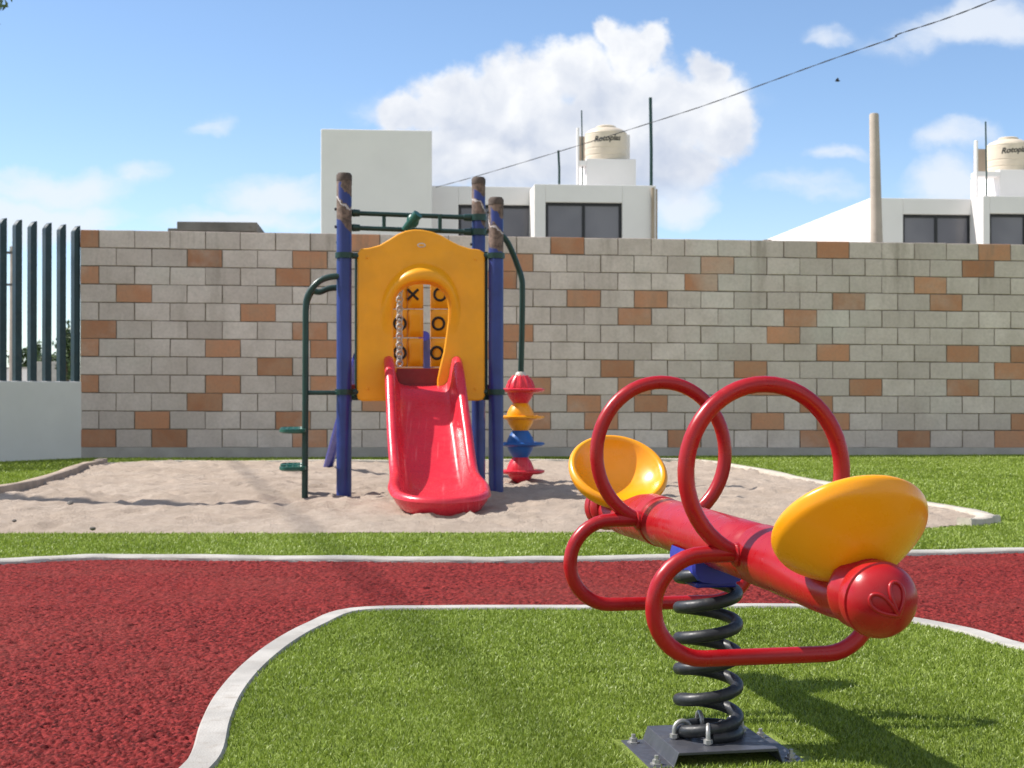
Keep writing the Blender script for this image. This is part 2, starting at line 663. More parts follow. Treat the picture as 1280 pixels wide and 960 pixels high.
def block_mat():
    mt, nt, b, o = mat_new('concrete_block')
    pos = n_pos(nt)
    at = nd(nt, 'ShaderNodeAttribute', attribute_name='tone')
    t = at.outputs['Fac']
    ao = nd(nt, 'ShaderNodeAttribute', attribute_name='tint').outputs['Fac']
    n1 = n_noise(nt, pos, 3.0, 6, 0.6)
    n2 = n_noise(nt, pos, 28.0, 6, 0.7)
    g = n_mix(nt, t, (0.51, 0.425, 0.398), (0.72, 0.612, 0.580))
    g = n_mix(nt, n_range(nt, n1, 0.3, 0.75, 0, 0.6), g, (0.46, 0.378, 0.345))
    oc = n_mix(nt, t, (0.36, 0.150, 0.078), (0.60, 0.28, 0.165))
    oc = n_mix(nt, n_range(nt, n1, 0.35, 0.7, 0, 0.55), oc, (0.45, 0.27, 0.18))
    c = n_mix(nt, ao, g, oc)
    # water stains running down from the top course, blotches of lime
    mp = nd(nt, 'ShaderNodeMapping')
    mp.inputs['Scale'].default_value = (2.6, 2.6, 0.35)
    nt.links.new(pos, mp.inputs[0])
    spz = nd(nt, 'ShaderNodeSeparateXYZ')
    nt.links.new(pos, spz.inputs[0])
    st_ = n_math(nt, 'MULTIPLY', n_range(nt, n_noise(nt, mp.outputs[0], 1.6, 6, 0.65), 0.50, 0.72), n_range(nt, spz.outputs[2], 1.3, 2.9, 0.10, 0.5))
    c = n_mix(nt, st_, c, (0.20, 0.165, 0.135))
    c = n_mix(nt, n_range(nt, n_noise(nt, pos, 0.9, 5, 0.6), 0.52, 0.75, 0, 0.4), c, (0.60, 0.57, 0.53))
    c = n_mix(nt, n_range(nt, n2, 0.35, 0.75, 0, 0.5), c, n_mix(nt, 0.45, c, (0.16, 0.14, 0.12)))
    nt.links.new(c, b.inputs['Base Color'])
    b.inputs['Roughness'].default_value = 0.93
    nt.links.new(n_bump(nt, n_noise(nt, pos, 70, 6, 0.7), 0.5, 0.006), b.inputs['Normal'])
    return mt


M['block'] = block_mat()
M['mortar'] = paint('mortar', (0.19, 0.155, 0.125), 0.95, 0.3, 8, 0.5, 60)


def grass_base_mat():
    mt, nt, b, o = mat_new('lawn_turf')
    pos = n_pos(nt)
    n1 = n_noise(nt, pos, 1.6, 4)
    n2 = n_noise(nt, pos, 45, 6, 0.75)
    mp = nd(nt, 'ShaderNodeMapping')
    mp.inputs['Scale'].default_value = (1.0, 0.30, 1.0)
    nt.links.new(pos, mp.inputs[0])
    n3 = n_noise(nt, mp.outputs[0], 130, 3, 0.7)
    c = n_mix(nt, n_range(nt, n1, 0.3, 0.7), (0.200, 0.285, 0.036), (0.255, 0.345, 0.050))
    c = n_mix(nt, n_range(nt, n2, 0.32, 0.68), n_mix(nt, 0.55, c, (0.09, 0.13, 0.02)), c)
    c = n_mix(nt, n_range(nt, n3, 0.35, 0.7, 0, 0.6), c, (0.34, 0.40, 0.10))
    nt.links.new(c, b.inputs['Base Color'])
    b.inputs['Roughness'].default_value = 0.75
    b.inputs['Specular IOR Level'].default_value = 0.2
    nt.links.new(n_bump(nt, n_noise(nt, pos, 160, 3, 0.7), 0.8, 0.02), b.inputs['Normal'])
    return mt


M['turf'] = grass_base_mat()


def blade_mat():
    mt, nt, b, o = mat_new('grass_blade')
    t = nd(nt, 'ShaderNodeAttribute', attribute_name='tone').outputs['Fac']
    cr = nd(nt, 'ShaderNodeValToRGB')
    e = cr.color_ramp.elements
    e[0].position, e[0].color = 0.0, (0.075, 0.12, 0.012, 1)
    e[1].position, e[1].color = 1.0, (0.42, 0.49, 0.15, 1)
    x = cr.color_ramp.elements.new(0.5)
    x.color = (0.220, 0.292, 0.032, 1)
    x = cr.color_ramp.elements.new(0.82)
    x.color = (0.29, 0.385, 0.055, 1)
    nt.links.new(t, cr.inputs[0])
    nt.links.new(cr.outputs[0], b.inputs['Base Color'])
    b.inputs['Roughness'].default_value = 0.45
    b.inputs['Specular IOR Level'].default_value = 0.35
    tr = nd(nt, 'ShaderNodeBsdfTranslucent')
    nt.links.new(cr.outputs[0], tr.inputs[0])
    mx = nd(nt, 'ShaderNodeMixShader')
    mx.inputs[0].default_value = 0.32
    nt.links.new(b.outputs[0], mx.inputs[1])
    nt.links.new(tr.outputs[0], mx.inputs[2])
    nt.links.new(mx.outputs[0], o.inputs[0])
    return mt


M['blade'] = blade_mat()


def rubber_mat():
    mt, nt, b, o = mat_new('red_rubber_granulate')
    pos = n_pos(nt)
    t = nd(nt, 'ShaderNodeAttribute', attribute_name='tone').outputs['Fac']
    n1 = n_noise(nt, pos, 1.3, 5, 0.6)
    n2 = n_noise(nt, pos, 0.45, 3)
    c = n_mix(nt, t, (0.055, 0.006, 0.006), (0.285, 0.034, 0.031))
    c = n_mix(nt, n_range(nt, n1, 0.4, 0.75, 0, 0.45), c, (0.19, 0.040, 0.032))
    c = n_mix(nt, n_range(nt, n2, 0.45, 0.75, 0, 0.4), c, (0.20, 0.016, 0.013))
    nt.links.new(c, b.inputs['Base Color'])
    b.inputs['Roughness'].default_value = 0.8
    b.inputs['Specular IOR Level'].default_value = 0.12
    nt.links.new(n_bump(nt, n_noise(nt, pos, 190, 4, 0.7), 0.7, 0.006), b.inputs['Normal'])
    return mt


M['rubber'] = rubber_mat()


def sand_mat():
    mt, nt, b, o = mat_new('pale_sand')
    pos = n_pos(nt)
    n1 = n_noise(nt, pos, 1.1, 6, 0.6)
    n2 = n_noise(nt, pos, 18, 7, 0.7)
    n3 = n_noise(nt, pos, 220, 3, 0.7)
    c = n_mix(nt, n_range(nt, n1, 0.3, 0.7), (0.50, 0.405, 0.325), (0.62, 0.52, 0.43))
    c = n_mix(nt, n_range(nt, n2, 0.35, 0.7, 0.55, 0), c, (0.38, 0.30, 0.235))
    c = n_mix(nt, n_range(nt, n3, 0.3, 0.72, 0.5, 0), c, (0.27, 0.205, 0.155))
    nt.links.new(c, b.inputs['Base Color'])
    b.inputs['Roughness'].default_value = 0.95
    b.inputs['Specular IOR Level'].default_value = 0.15
    nt.links.new(n_bump(nt, n_noise(nt, pos, 60, 7, 0.75), 0.8, 0.03), b.inputs['Normal'])
    return mt


M['sand'] = sand_mat()


def leaf_mat(name, a, bcol):
    mt, nt, b, o = mat_new(name)
    t = nd(nt, 'ShaderNodeAttribute', attribute_name='tone').outputs['Fac']
    c = n_mix(nt, t, a, bcol)
    nt.links.new(c, b.inputs['Base Color'])
    b.inputs['Roughness'].default_value = 0.5
    return mt


M['leaf'] = leaf_mat('tree_leaf', (0.025, 0.05, 0.012), (0.08, 0.13, 0.03))

# ------------------------------------------------------------------ ground
g = MB()
g.add([(-400, -60, 0), (400, -60, 0), (400, 900, 0), (-400, 900, 0)], [(0, 1, 2, 3)])
tag(g.build('ground', M['turf']), kind='structure')

st = MB()
st.add([(-60, 20.2, 0.006), (60, 22.0, 0.006), (60, 110, 0.006), (-60, 110, 0.006)], [(0, 1, 2, 3)])
tag(st.build('street', M['conc'], smooth=0), kind='structure')

island_px = [(279, 960), (290, 915), (306, 877), (334, 842), (370, 812), (408, 790), (452, 773), (545, 770.5), (640, 770), (740, 770), (860, 769), (960, 768),
             (1030, 770), (1090, 778), (1193, 798), (1280, 822)]
isl = [G(*p) for p in island_px]
isl = [Vector((p.x, p.y, 0)) for p in isl]
isl += [Vector((2.05, 4.25, 0)), Vector((2.35, 3.7, 0)), Vector((2.4, 3.1, 0)), Vector((2.2, 2.5, 0)), Vector((1.7, 2.1, 0)),
        Vector((1.0, 1.95, 0)), Vector((0.3, 2.0, 0)), Vector((-0.25, 2.25, 0)), Vector((-0.58, 2.6, 0)), Vector((-0.655, 2.95, 0))]
isl_s = spline(isl, 6, True)
far_px = [(0, 706.5), (70, 703), (150, 701), (300, 702.5), (440, 703.5), (560, 704.5), (640, 704.5), (760, 703), (900, 700.5), (1040, 698), (1160, 695.5), (1280, 693)]
far = [Vector((-8.5, 5.6, 0)), Vector((-5.5, 6.45, 0)), Vector((-3.6, 6.9, 0))] + [Vector((*G(*p).xy, 0)) for p in far_px] + [Vector((4.2, 7.68, 0)), Vector((9, 8.1, 0))]
far_s = spline(far, 6)


def offset_line(pts, d, closed):
    k = len(pts)
    out = []
    for i in range(k):
        a = pts[i - 1] if (closed or i > 0) else pts[i]
        b = pts[(i + 1) % k] if (closed or i < k - 1) else pts[i]
        t = (b - a).normalized()
        out.append(pts[i] + Vector((t.y, -t.x, 0)) * d)
    return out


def kerb_strip(name, pts, d0, d1, top, closed, mat, label=None, wob=0.0):
    """a low kerb with rounded arrises between two offsets of a line"""
    a = offset_line(pts, d0, closed)
    b = offset_line(pts, d1, closed)
    rows = []
    for i in range(len(pts)):
        p, q = a[i], b[i]
        e = (q - p)
        w = wob * math.sin(i * 1.7) + wob * 0.7 * math.sin(i * 3.9 + 1)
        z = top + wob * 0.6 * math.sin(i * 0.9 + 2)
        p2 = p - e.normalized() * w
        q2 = q + e.normalized() * w
        e = q2 - p2
        rows.append([p2 + Vector((0, 0, -0.05)), p2 + Vector((0, 0, z - 0.008)), p2 + e * 0.08 + Vector((0, 0, z)), p2 + e * 0.92 + Vector((0, 0, z)),
                     q2 + Vector((0, 0, z - 0.008)), q2 + Vector((0, 0, -0.05))])
    if closed:
        rows.append(rows[0])
    mb = MB()
    mb.grid(rows)
    if not closed:
        mb.add(rows[0], [(0, 1, 2, 3, 4, 5)])
        mb.add(rows[-1], [(5, 4, 3, 2, 1, 0)])
    return tag(mb.build(name, mat, smooth=50), kind='structure')


# island line runs clockwise seen from above? offset sign found from the area
area = sum(isl_s[i].x * isl_s[(i + 1) % len(isl_s)].y - isl_s[(i + 1) % len(isl_s)].x * isl_s[i].y for i in range(len(isl_s)))
SGN = 1 if area > 0 else -1
kerb_strip('kerb', isl_s, 0.0, SGN * 0.078, 0.032, True, M['kerb'])
kerb_strip('kerb', far_s, -0.06, 0.06, 0.030, False, M['kerb'], wob=.003)
# island lawn sheet
lm = MB()
lm.add([(p.x, p.y, 0.022) for p in isl_s], [tuple(range(len(isl_s)))])
tag(lm.build('lawn', M['turf'], smooth=0), kind='structure')

# rubber path: a jittered granular sheet, finer near the camera
far_low = offset_line(far_s, 0.04, False)


def grains(x, y, cell):
    g1, g2, g3, g4 = (np.random.default_rng(50 + k).random((512, 512)) for k in range(4))
    i, j = np.floor(x / cell).astype(int), np.floor(y / cell).astype(int)
    best = np.full(x.shape, 9.0)
    hh = np.zeros(x.shape)
    tt = np.zeros(x.shape)
    for di in (-1, 0, 1):
        for dj in (-1, 0, 1):
            a, b = (i + di) % 512, (j + dj) % 512
            cx, cy = (i + di + .15 + .7 * g1[a, b]) * cell, (j + dj + .15 + .7 * g2[a, b]) * cell
            d = np.hypot(x - cx, y - cy) / cell
            k = d < best
            best = np.where(k, d, best)
            hh = np.where(k, g3[a, b], hh)
            tt = np.where(k, g4[a, b], tt)
    return best, hh, tt


def rubber():
    V, Q, C = [], [], []
    fx = np.array([p.x for p in far_low])
    fy = np.array([p.y for p in far_low])
    isl_in = [(p.x, p.y) for p in offset_line(isl_s, -SGN * 0.02, True)]
    base = 0
    for (y0, y1, st, x0, x1) in ((2.9, 4.4, 0.0039, -2.0, .3), (2.9, 4.4, .02, .3, 2.4), (4.4, 5.6, .0052, -2.4, 2.4), (5.6, 7.9, 0.0075, -3.2, 3.6)):
        nx, ny = int((x1 - x0) / st), int((y1 - y0) / st)
        X, Y = np.meshgrid(np.linspace(x0, x1, nx), np.linspace(y0, y1, ny))
        jx = RNG.uniform(-.30, .30, X.shape) * st
        jy = RNG.uniform(-.30, .30, X.shape) * st
        jy[0, :] = jy[-1, :] = 0
        X2, Y2 = X + jx, Y + jy
        d, hcell, tcell = grains(X2, Y2, .0098)
        Z = 0.004 + np.sqrt(np.maximum(0, 1 - (d / .62) ** 2)) * .0055 + hcell * .0070
        Z = Z - (vnoise(X2, Y2, 26, 3) < .26) * .004
        Z = Z + (vnoise(X2, Y2, 1.2, 4) - .5) * 0.006
        lim = np.interp(X2, fx, fy)
        Y2 = np.minimum(Y2, np.maximum(lim, y0))
        idx = base + np.arange(nx * ny).reshape(ny, nx)
        q = np.stack([idx[:-1, :-1], idx[:-1, 1:], idx[1:, 1:], idx[1:, :-1]], -1).reshape(-1, 4)
        cx, cy = X[:-1, :-1].ravel(), Y[:-1, :-1].ravel()
        keep = ~inside(cx, cy, isl_in) & (cy < np.interp(cx, fx, fy) + st)
        Q.append(q[keep])
        V.append(np.stack([X2, Y2, Z], -1).reshape(-1, 3))
        C.append(tcell.ravel())
        base += nx * ny
    # coarse skirts out of the picture
    for (xa, ya, xb, yb) in ((-8.5, 0, -2.0, 2.9), (-2.0, -1, 2.4, 2.9), (2.4, 0, 8.0, 4.4), (-8.5, 2.9, -3.2, 5.6), (-3.2, 2.9, -2.0, 4.4), (3.6, 4.4, 9.0, 7.6), (2.4, 4.4, 3.6, 5.6), (-3.2, 4.4, -2.4, 5.6)):
        V.append(np.array([(xa, ya, .012), (xb, ya, .012), (xb, yb, .012), (xa, yb, .012)], float))
        Q.append(np.array([[base, base + 1, base + 2, base + 3]]))
        C.append(np.full(4, .5))
        base += 4
    V, Q, C = np.concatenate(V), np.concatenate(Q), np.concatenate(C)
    o = quad_mesh('rubber_path', V, Q, [M['rubber']], C, True)
    tag(o, kind='structure')


rubber()

# sand pit
sand_poly = [(-7.5, 8.3), (-5.2, 8.55)] + [tuple(G(*p).xy) for p in
             ((0, 667), (380, 667), (740, 666), (1000, 664), (1159, 661), (1238, 654), (1162, 637), (1090, 621), (1011, 605), (940, 592), (874, 580), (700, 580.5),
              (430, 581), (235, 582), (128, 584), (67, 603), (0, 621))] + [(-5.2, 10.4), (-7.5, 9.0)]


SF = [(-7.5, 8.3), (-5.2, 8.55)] + [tuple(G(*p).xy) for p in ((0, 667), (380, 667), (740, 666), (1000, 664), (1159, 661), (1238, 654))]


def sand():
    st = 0.045
    x0, x1, y0, y1 = -7.6, 4.2, 8.2, 17.6
    nx, ny = int((x1 - x0) / st), int((y1 - y0) / st)
    X, Y = np.meshgrid(np.linspace(x0, x1, nx), np.linspace(y0, y1, ny))
    Z = 0.03 + (vnoise(X, Y, 0.9, 5) - .5) * 0.03 + (vnoise(X, Y, 2.7, 6) - .5) * 0.022 + (vnoise(X, Y, 7.5, 7) - .5) * 0.018
    Z += RNG.normal(0, 0.0045, X.shape) + (vnoise(X, Y, 16, 12) - .5) * .014
    for _ in range(700):      # footprints
        cx, cy = RNG.uniform(-5, 3), RNG.uniform(8.6, 17)
        a = RNG.uniform(0, 3.14)
        dx, dy = X - cx, Y - cy
        u = (dx * math.cos(a) + dy * math.sin(a)) / 0.13
        v = (-dx * math.sin(a) + dy * math.cos(a)) / 0.06
        r2 = u * u + v * v
        Z += -0.026 * np.exp(-r2) + 0.010 * np.exp(-(np.sqrt(r2) - 1.5) ** 2 * 3)
    # long ridges added along the shadow streaks to darken the sand there
    for (xa, xb, yc, amp) in ((-4.6, -2.9, 11.15, .05), (-2.9, -1.7, 10.95, .06), (-3.7, -2.9, 13.7, .05), (-1.9, -.7, 10.3, .035), (-2.6, -1.2, 9.9, .025)):
        w = np.clip((X - xa) / .3, 0, 1) * np.clip((xb - X) / .3, 0, 1)
        yy = Y - yc - (vnoise(X, Y * 0, 2.0, 8) - .5) * .25
        Z += w * amp * np.exp(-(yy / .12) ** 2) * np.where(yy < 0, 1.0, .8)
    fy = np.interp(X, [p[0] for p in SF], [p[1] for p in SF])
    Z = np.maximum(Z, 0.008) * np.clip((Y - fy + .02) / .22, 0, 1) + .004
    ins = inside(X, Y, sand_poly)
    idx = np.arange(nx * ny).reshape(ny, nx)
    q = np.stack([idx[:-1, :-1], idx[:-1, 1:], idx[1:, 1:], idx[1:, :-1]], -1).reshape(-1, 4)
    cnt = ins[:-1, :-1].astype(int) + ins[:-1, 1:] + ins[1:, 1:] + ins[1:, :-1]
    o = quad_mesh('sand', np.stack([X, Y, Z], -1).reshape(-1, 3), q[(cnt >= 2).ravel()], [M['sand']], None, True)
    tag(o, kind='structure')


sand()
right_edge = spline([Vector((*G(*p).xy, 0)) for p in ((1205, 658.5), (1226, 656.5), (1238, 653.5), (1225, 650), (1162, 637), (1090, 621), (1011, 605), (940, 591), (874, 579.5), (780, 579.8), (700, 580), (560, 580.3), (430, 580.6), (300, 581), (200, 582), (128, 583.5))], 4)
kerb_strip('sand_kerb', right_edge, -0.05, 0.05, 0.052, False, M['edging'], wob=0.01)
left_edge = spline([Vector((*G(*p).xy, 0)) for p in ((128, 583.5), (111, 588), (67, 603), (0, 621))] + [Vector((-5.2, 10.4, 0)), Vector((-7.5, 9.0, 0))], 5)
kerb_strip('sand_kerb', left_edge, -0.05, 0.05, 0.09, False, M['edging_brown'], wob=0.012)


# pebbles in the sand
def pebble(p, r):
    mb = MB()
    vs = []
    prof = [(-.6, 0), (-.4, .7), (0, 1), (.45, .75), (.65, 0)]
    mb.lathe([(t * r, q * r * random.uniform(.85, 1.15)) for t, q in prof], p, (random.uniform(-.3, .3), random.uniform(-.3, .3), 1), 9)
    return mb


for i, (px, py, r, lab) in enumerate(((88, 628.5, .026, 'dark stone lying on the sand, larger of the loose ones at the left'), (18, 651, .016, 'small dark stone on the sand at the far left edge of the photo'),
                                 (116, 661, .018, 'small dark stone beside the front grass edge of the sand pit'))):
    p = G(px, py, 0.05)
    o = pebble((p.x, p.y, 0.05), r).build('stone', M['conc_dark'], smooth=60, loc=(p.x, p.y, 0.05))
    tag(o, lab, 'stone', 'loose stones on the sand')


# grass blades
def blades(name, pts, z0, length, width, lean=0.9, tmean=.52):
    n = len(pts)
    x, y = pts[:, 0], pts[:, 1]
    h = RNG.uniform(.6, 1.15, n) * length
    w = RNG.uniform(.7, 1.3, n) * width * .5
    az = RNG.uniform(0, 2 * math.pi, n)
    ln = RNG.uniform(.25, 1.0, n) * lean * h
    wx, wy = np.cos(RNG.uniform(0, math.pi, n)) * w, np.sin(RNG.uniform(0, math.pi, n)) * w
    dx, dy = np.cos(az) * ln, np.sin(az) * ln
    hz = np.sqrt(np.maximum(h * h - ln * ln * .6, (h * .35) ** 2))
    V = np.zeros((n, 5, 3))
    V[:, 0] = np.stack([x - wx, y - wy, np.full(n, z0)], -1)
    V[:, 1] = np.stack([x + wx, y + wy, np.full(n, z0)], -1)
    V[:, 2] = np.stack([x + dx * .4 + wx * .8, y + dy * .4 + wy * .8, z0 + hz * .62], -1)
    V[:, 3] = np.stack([x + dx * .4 - wx * .8, y + dy * .4 - wy * .8, z0 + hz * .62], -1)
    V[:, 4] = np.stack([x + dx, y + dy, z0 + hz], -1)
    b = np.arange(n)[:, None] * 5
    loops = (b + np.array([[0, 1, 2, 3, 3, 2, 4]])).ravel()
    starts = (np.arange(n)[:, None] * 7 + np.array([[0, 4]])).ravel()
    totals = np.tile([4, 3], n)
    patch = vnoise(x, y, 1.7, 9) * .6 + vnoise(x, y, 9.0, 10) * .4
    t = np.clip(RNG.normal(tmean, .22, n) + (patch - .5) * .45, 0, 1)
    o = np_mesh(name, V.reshape(-1, 3), loops, starts, totals, [M['blade']], np.repeat(t, 5))
    tag(o, kind='stuff')
    return o


def scatter(poly, n_m2, box):
    x0, y0, x1, y1 = box
    n = int(n_m2 * (x1 - x0) * (y1 - y0))
    p = np.stack([RNG.uniform(x0, x1, n), RNG.uniform(y0, y1, n)], -1)
    k = inside(p[:, 0], p[:, 1], poly)
    return p[k]


isl_p = [(p.x, p.y) for p in isl_s]
pi_ = scatter(isl_p, 36000, (-.75, 2.75, 2.4, 4.0))
pi_ = pi_[np.abs(pi_[:, 0]) < pi_[:, 1] * .37 + .15]
_pl = np.array([(-.20, -.14), (.20, -.14), (.20, .14), (-.20, .14)])
_c, _s = .985, .175
pi_ = pi_[~inside(pi_[:, 0], pi_[:, 1], [(.458 + x * _c - y * _s, 3.326 + x * _s + y * _c) for x, y in _pl])]
b1 = blades('grass', pi_, 0.018, .018, .0027, .9, .42)
pi2 = scatter(isl_p, 21000, (-1.2, 4.0, 2.4, 5.6))
blades('grass', pi2, 0.018, .019, .0036, .9, .46)
# strip between path and sand, and the lawns beside the sand and along the wall
fs = [(p.x, p.y) for p in offset_line(far_s, -.05, False)]
strip = [(-4.6, 6.75)] + [q for q in fs if -4.6 < q[0] < 4.6] + [(4.6, 9.3)] + [tuple(G(*p).xy) for p in ((1238, 656), (1159, 662.5), (1000, 665.5), (740, 667.5), (380, 668.5), (0, 668.5))] + [(-4.6, 8.58)]
blades('grass', scatter(strip, 9000, (-4.6, 6.7, 4.6, 9.4)), 0.0, .024, .0060, 1.0, .62)
rlawn = [tuple(G(*p).xy) for p in ((1244, 652), (1168, 634), (1020, 603), (880, 577.5))] + [(2.4, 18.9), (8, 19.4), (5, 9.3), (4.4, 8.9)]
blades('grass', scatter(rlawn, 2200, (2.0, 8.9, 8, 19.4)), 0.0, .028, .010, 1.0, .60)
llawn = [tuple(G(*p).xy) for p in ((0, 617), (60, 601), (105, 585.5), (128, 581), (430, 578))] + [(2.4, 18.7), (-5.4, 18.3), (-6.7, 16.6), (-6.5, 12)]
blades('grass', scatter(llawn, 2200, (-6.7, 11.5, 2.4, 18.8)), 0.0, .030, .010, 1.0, .58)

# ------------------------------------------------------------------ block wall
W0 = Vector((-5.55, 18.5, 0))
WD = Vector((0.9962, 0.0872, 0))
WN = Vector((0.0872, -0.9962, 0))        # towards the camera
BL = 0.4497
S_END = 16.6


def wall_h(s, row):
    top = 2.940 - 0.077 * s / 12.5
    pitch = 0.2333 - 0.0026 * s / 12.5
    return top - pitch * row


def px_to_s(px):
    u = (px - 640) / FPX
    return (-W0.x + W0.y * u) / (WD.x - WD.y * u)


ORANGE = {0: (112, 453, 712, 1046, 1245), 1: (252, 386, 651, 900, 1221), 2: (112, 366, 635, 881, 1164), 3: (163, 729, 814, 1061, 1182),
          4: (320, 793, 1000), 5: (120, 384, 648, 981), 6: (112, 276, 407, 630, 1041, 1200, 1272), 7: (340, 771, 940, 1258),
          8: (112, 276, 407, 667, 797, 961, 1082, 1200), 9: (250, 463, 727, 812, 1018), 10: (188, 360, 667, 750, 960, 1041, 1278), 11: (122, 206, 382, 853, 1018, 1138, 1279)}


def block_wall():
    mb = MB()
    tone, tint = [], []
    gap = 0.0115
    for row in range(12):
        start = BL / 2 + 0.012 if row % 2 == 0 else BL + 0.005
        edges = [0.0]
        s = start
        while s < S_END:
            edges.append(s)
            s += BL
        edges.append(S_END)
        ors = [px_to_s(p) for p in ORANGE[row]]
        for k in range(len(edges) - 1):
            a, b = edges[k], edges[k + 1]
            if b - a < 0.03:
                continue
            isor = any(a <= q < b for q in ors) or (a > 12.6 and random.random() < .12)
            j = random.uniform(-.0015, .0015)
            pr = random.uniform(0, .004)
            gp = gap * random.uniform(.7, 1.3)
            sub = [a + gp / 2 + j, b - gp / 2 + j]
            lowgap = 0.0 if row == 11 else gap / 2
            vs = []
            for dep in (0.0, 0.06):
                for (ss_, rr, dz) in ((sub[0], row + 1, lowgap), (sub[1], row + 1, lowgap), (sub[1], row, -gap / 2), (sub[0], row, -gap / 2)):
                    p = W0 + WD * (ss_ + random.uniform(-.003, .003)) + WN * (pr - dep)
                    vs.append((p.x, p.y, wall_h(ss_, rr) + dz + random.uniform(-.004, .004)))
            # chamfered front
            fr = []
            c = 0.004
            for q, (sx, sz) in zip(vs[:4], ((1, 1), (-1, 1), (-1, -1), (1, -1))):
                p = Vector(q) + WD * c * sx + Vector((0, 0, c * sz)) + WN * c
                fr.append(p)
            mb.add(vs[:4] + vs[4:8] + fr, [(8, 9, 10, 11), (0, 1, 9, 8), (1, 2, 10, 9), (2, 3, 11, 10), (3, 0, 8, 11), (4, 5, 1, 0), (5, 6, 2, 1), (6, 7, 3, 2), (7, 4, 0, 3)], 0)
            tt = min(1, max(0, random.gauss(.5, .25)))
            tone += [tt] * 9
            tint += [1.0 if isor else 0.0] * 9
    # mortar core, plinth
    n0 = len(mb.f)
    A, B = W0 - WN * 0.0, W0 + WD * S_END

    def slab(s0, s1, d0, d1, zb0, zb1, zt0, zt1, mat):
        vs = []
        for (s_, zb, zt) in ((s0, zb0, zt0), (s1, zb1, zt1)):
            for d in (d0, d1):
                p = W0 + WD * s_ + WN * d
                vs += [(p.x, p.y, zb), (p.x, p.y, zt)]
        mb.add(vs, [(0, 4, 5, 1), (2, 3, 7, 6), (0, 1, 3, 2), (4, 6, 7, 5), (1, 5, 7, 3), (0, 2, 6, 4)], mat)

    slab(0.004, S_END, -0.004, -0.15, -0.3, -0.3, wall_h(0, 0) - .004, wall_h(S_END, 0) - .004, 1)
    slab(0.0, S_END, 0.006, -0.05, -0.3, -0.3, wall_h(0, 12), wall_h(S_END, 12), 2)
    ntot = len(mb.f)
    o = mb.build('block_wall', [M['block'], M['mortar'], M['conc_plinth']], smooth=0, loc=W0)
    for nm, arr in (('tone', tone), ('tint', tint)):
        a = o.data.attributes.new(nm, 'FLOAT', 'FACE')
        a.data.foreach_set('value', arr + [0.5] * (ntot - n0))
    tag(o, 'tall boundary wall of grey concrete blocks with scattered terracotta blocks', 'wall')


M['conc_plinth'] = paint('plinth_concrete', (0.37, 0.34, 0.325), 0.93, 0.14, 3, 0.3, 60, 0, 0.3, (0.22, 0.20, 0.17))
block_wall()

# low white wall and picket fence at the left
C0 = Vector((-5.56, 18.46, 0))
CD = Vector((-0.71, -0.90, 0)).normalized()
CN = Vector((0.90, -0.71, 0)).normalized()
lw = MB()
LW_LEN = 6.5
Ml = Matrix(((CD.x, CN.x, 0, C0.x), (CD.y, CN.y, 0, C0.y), (0, 0, 1, 0), (0, 0, 0, 1)))
lw.box((-0.06, -0.15, -0.3), (LW_LEN, 0.0, 0.985), Ml)
o = lw.build('low_wall', M['white_low'], smooth=0, bevel=0.012, loc=C0)
tag(o, 'low white rendered wall carrying the dark picket fence', 'wall')
fence = thing('picket_fence', (C0.x, C0.y, 0.98), 'tall dark navy metal picket fence with slanted tips on low white wall', 'fence')
pm = MB()
hh = 2.99 - 0.98
pts = []
w, dpt = 0.045, 0.075
for z, sl in ((0.0, 0), (hh, 1)):
    for (a, b) in ((-w, -dpt / 2), (w, -dpt / 2), (w, dpt / 2), (-w, dpt / 2)):
        zz = z - (0.085 if (sl and a > 0) else 0)
        pts.append((a, b, zz))
# curved slanted head
head = []
n_c = 6
vs, fs_ = [], []
for k in range(n_c + 1):
    a = -w + 2 * w * k / n_c
    drop = 0.085 * (k / n_c) ** 2.0
    for b in (-dpt / 2, dpt / 2):
        vs.append(Vector((a, b, hh - drop)))
        vs.append(Vector((a, b, 0)))
for k in range(n_c):
    i, j = 4 * k, 4 * (k + 1)
    fs_ += [(i, j, j + 2, i + 2), (i + 1, i + 3, j + 3, j + 1), (i, i + 1, j + 1, j), (i + 2, j + 2, j + 3, i + 3)]
fs_ += [(0, 2, 3, 1), (4 * n_c, 4 * n_c + 1, 4 * n_c + 3, 4 * n_c + 2)]
Mr = Matrix(((CD.x, CN.x, 0, 0), (CD.y, CN.y, 0, 0), (0, 0, 1, 0), (0, 0, 0, 1)))
first = None
sv = [-0.055 + k * 0.211 for k in range(26)]
for k, s_ in enumerate(sv):
    p = C0 + CD * (s_ + 0.05) - CN * 0.07
    if first is None:
        mb = MB()
        mb.add([Mr @ v + Vector((C0.x, C0.y, .98)) for v in vs], fs_)
        first = mb.build('picket', M['picket'], fence, smooth=40)
        q = first
    else:
        q = first.copy()
        COL.objects.link(q)
        q.parent = fence
    q.location = (p.x - C0.x, p.y - C0.y, 0)
# ------------------------------------------------------------------ houses beyond the wall
HD = Vector((0.9962, 0.0872, 0))
HB = Vector((-0.0872, 0.9962, 0))
H0 = Vector((7.47, 30.0, 0))


def HP(px, py, back=0.0):
    """point on the common house front plane moved back"""
    return on_plane(px, py, H0 + HB * back, HB)


def hs(px, back=0.0):
    return (HP(px, 300, back) - H0).dot(HD)


def hz(px, py, back=0.0):
    return HP(px, py, back).z


MH = Matrix(((HD.x, HB.x, 0, H0.x), (HD.y, HB.y, 0, H0.y), (0, 0, 1, 0), (0, 0, 0, 1)))


def hbox(mb, s0, s1, b0, b1, z0, z1, mat=0):
    mb.box((s0, b0, z0), (s1, b1, z1), MH, mat)


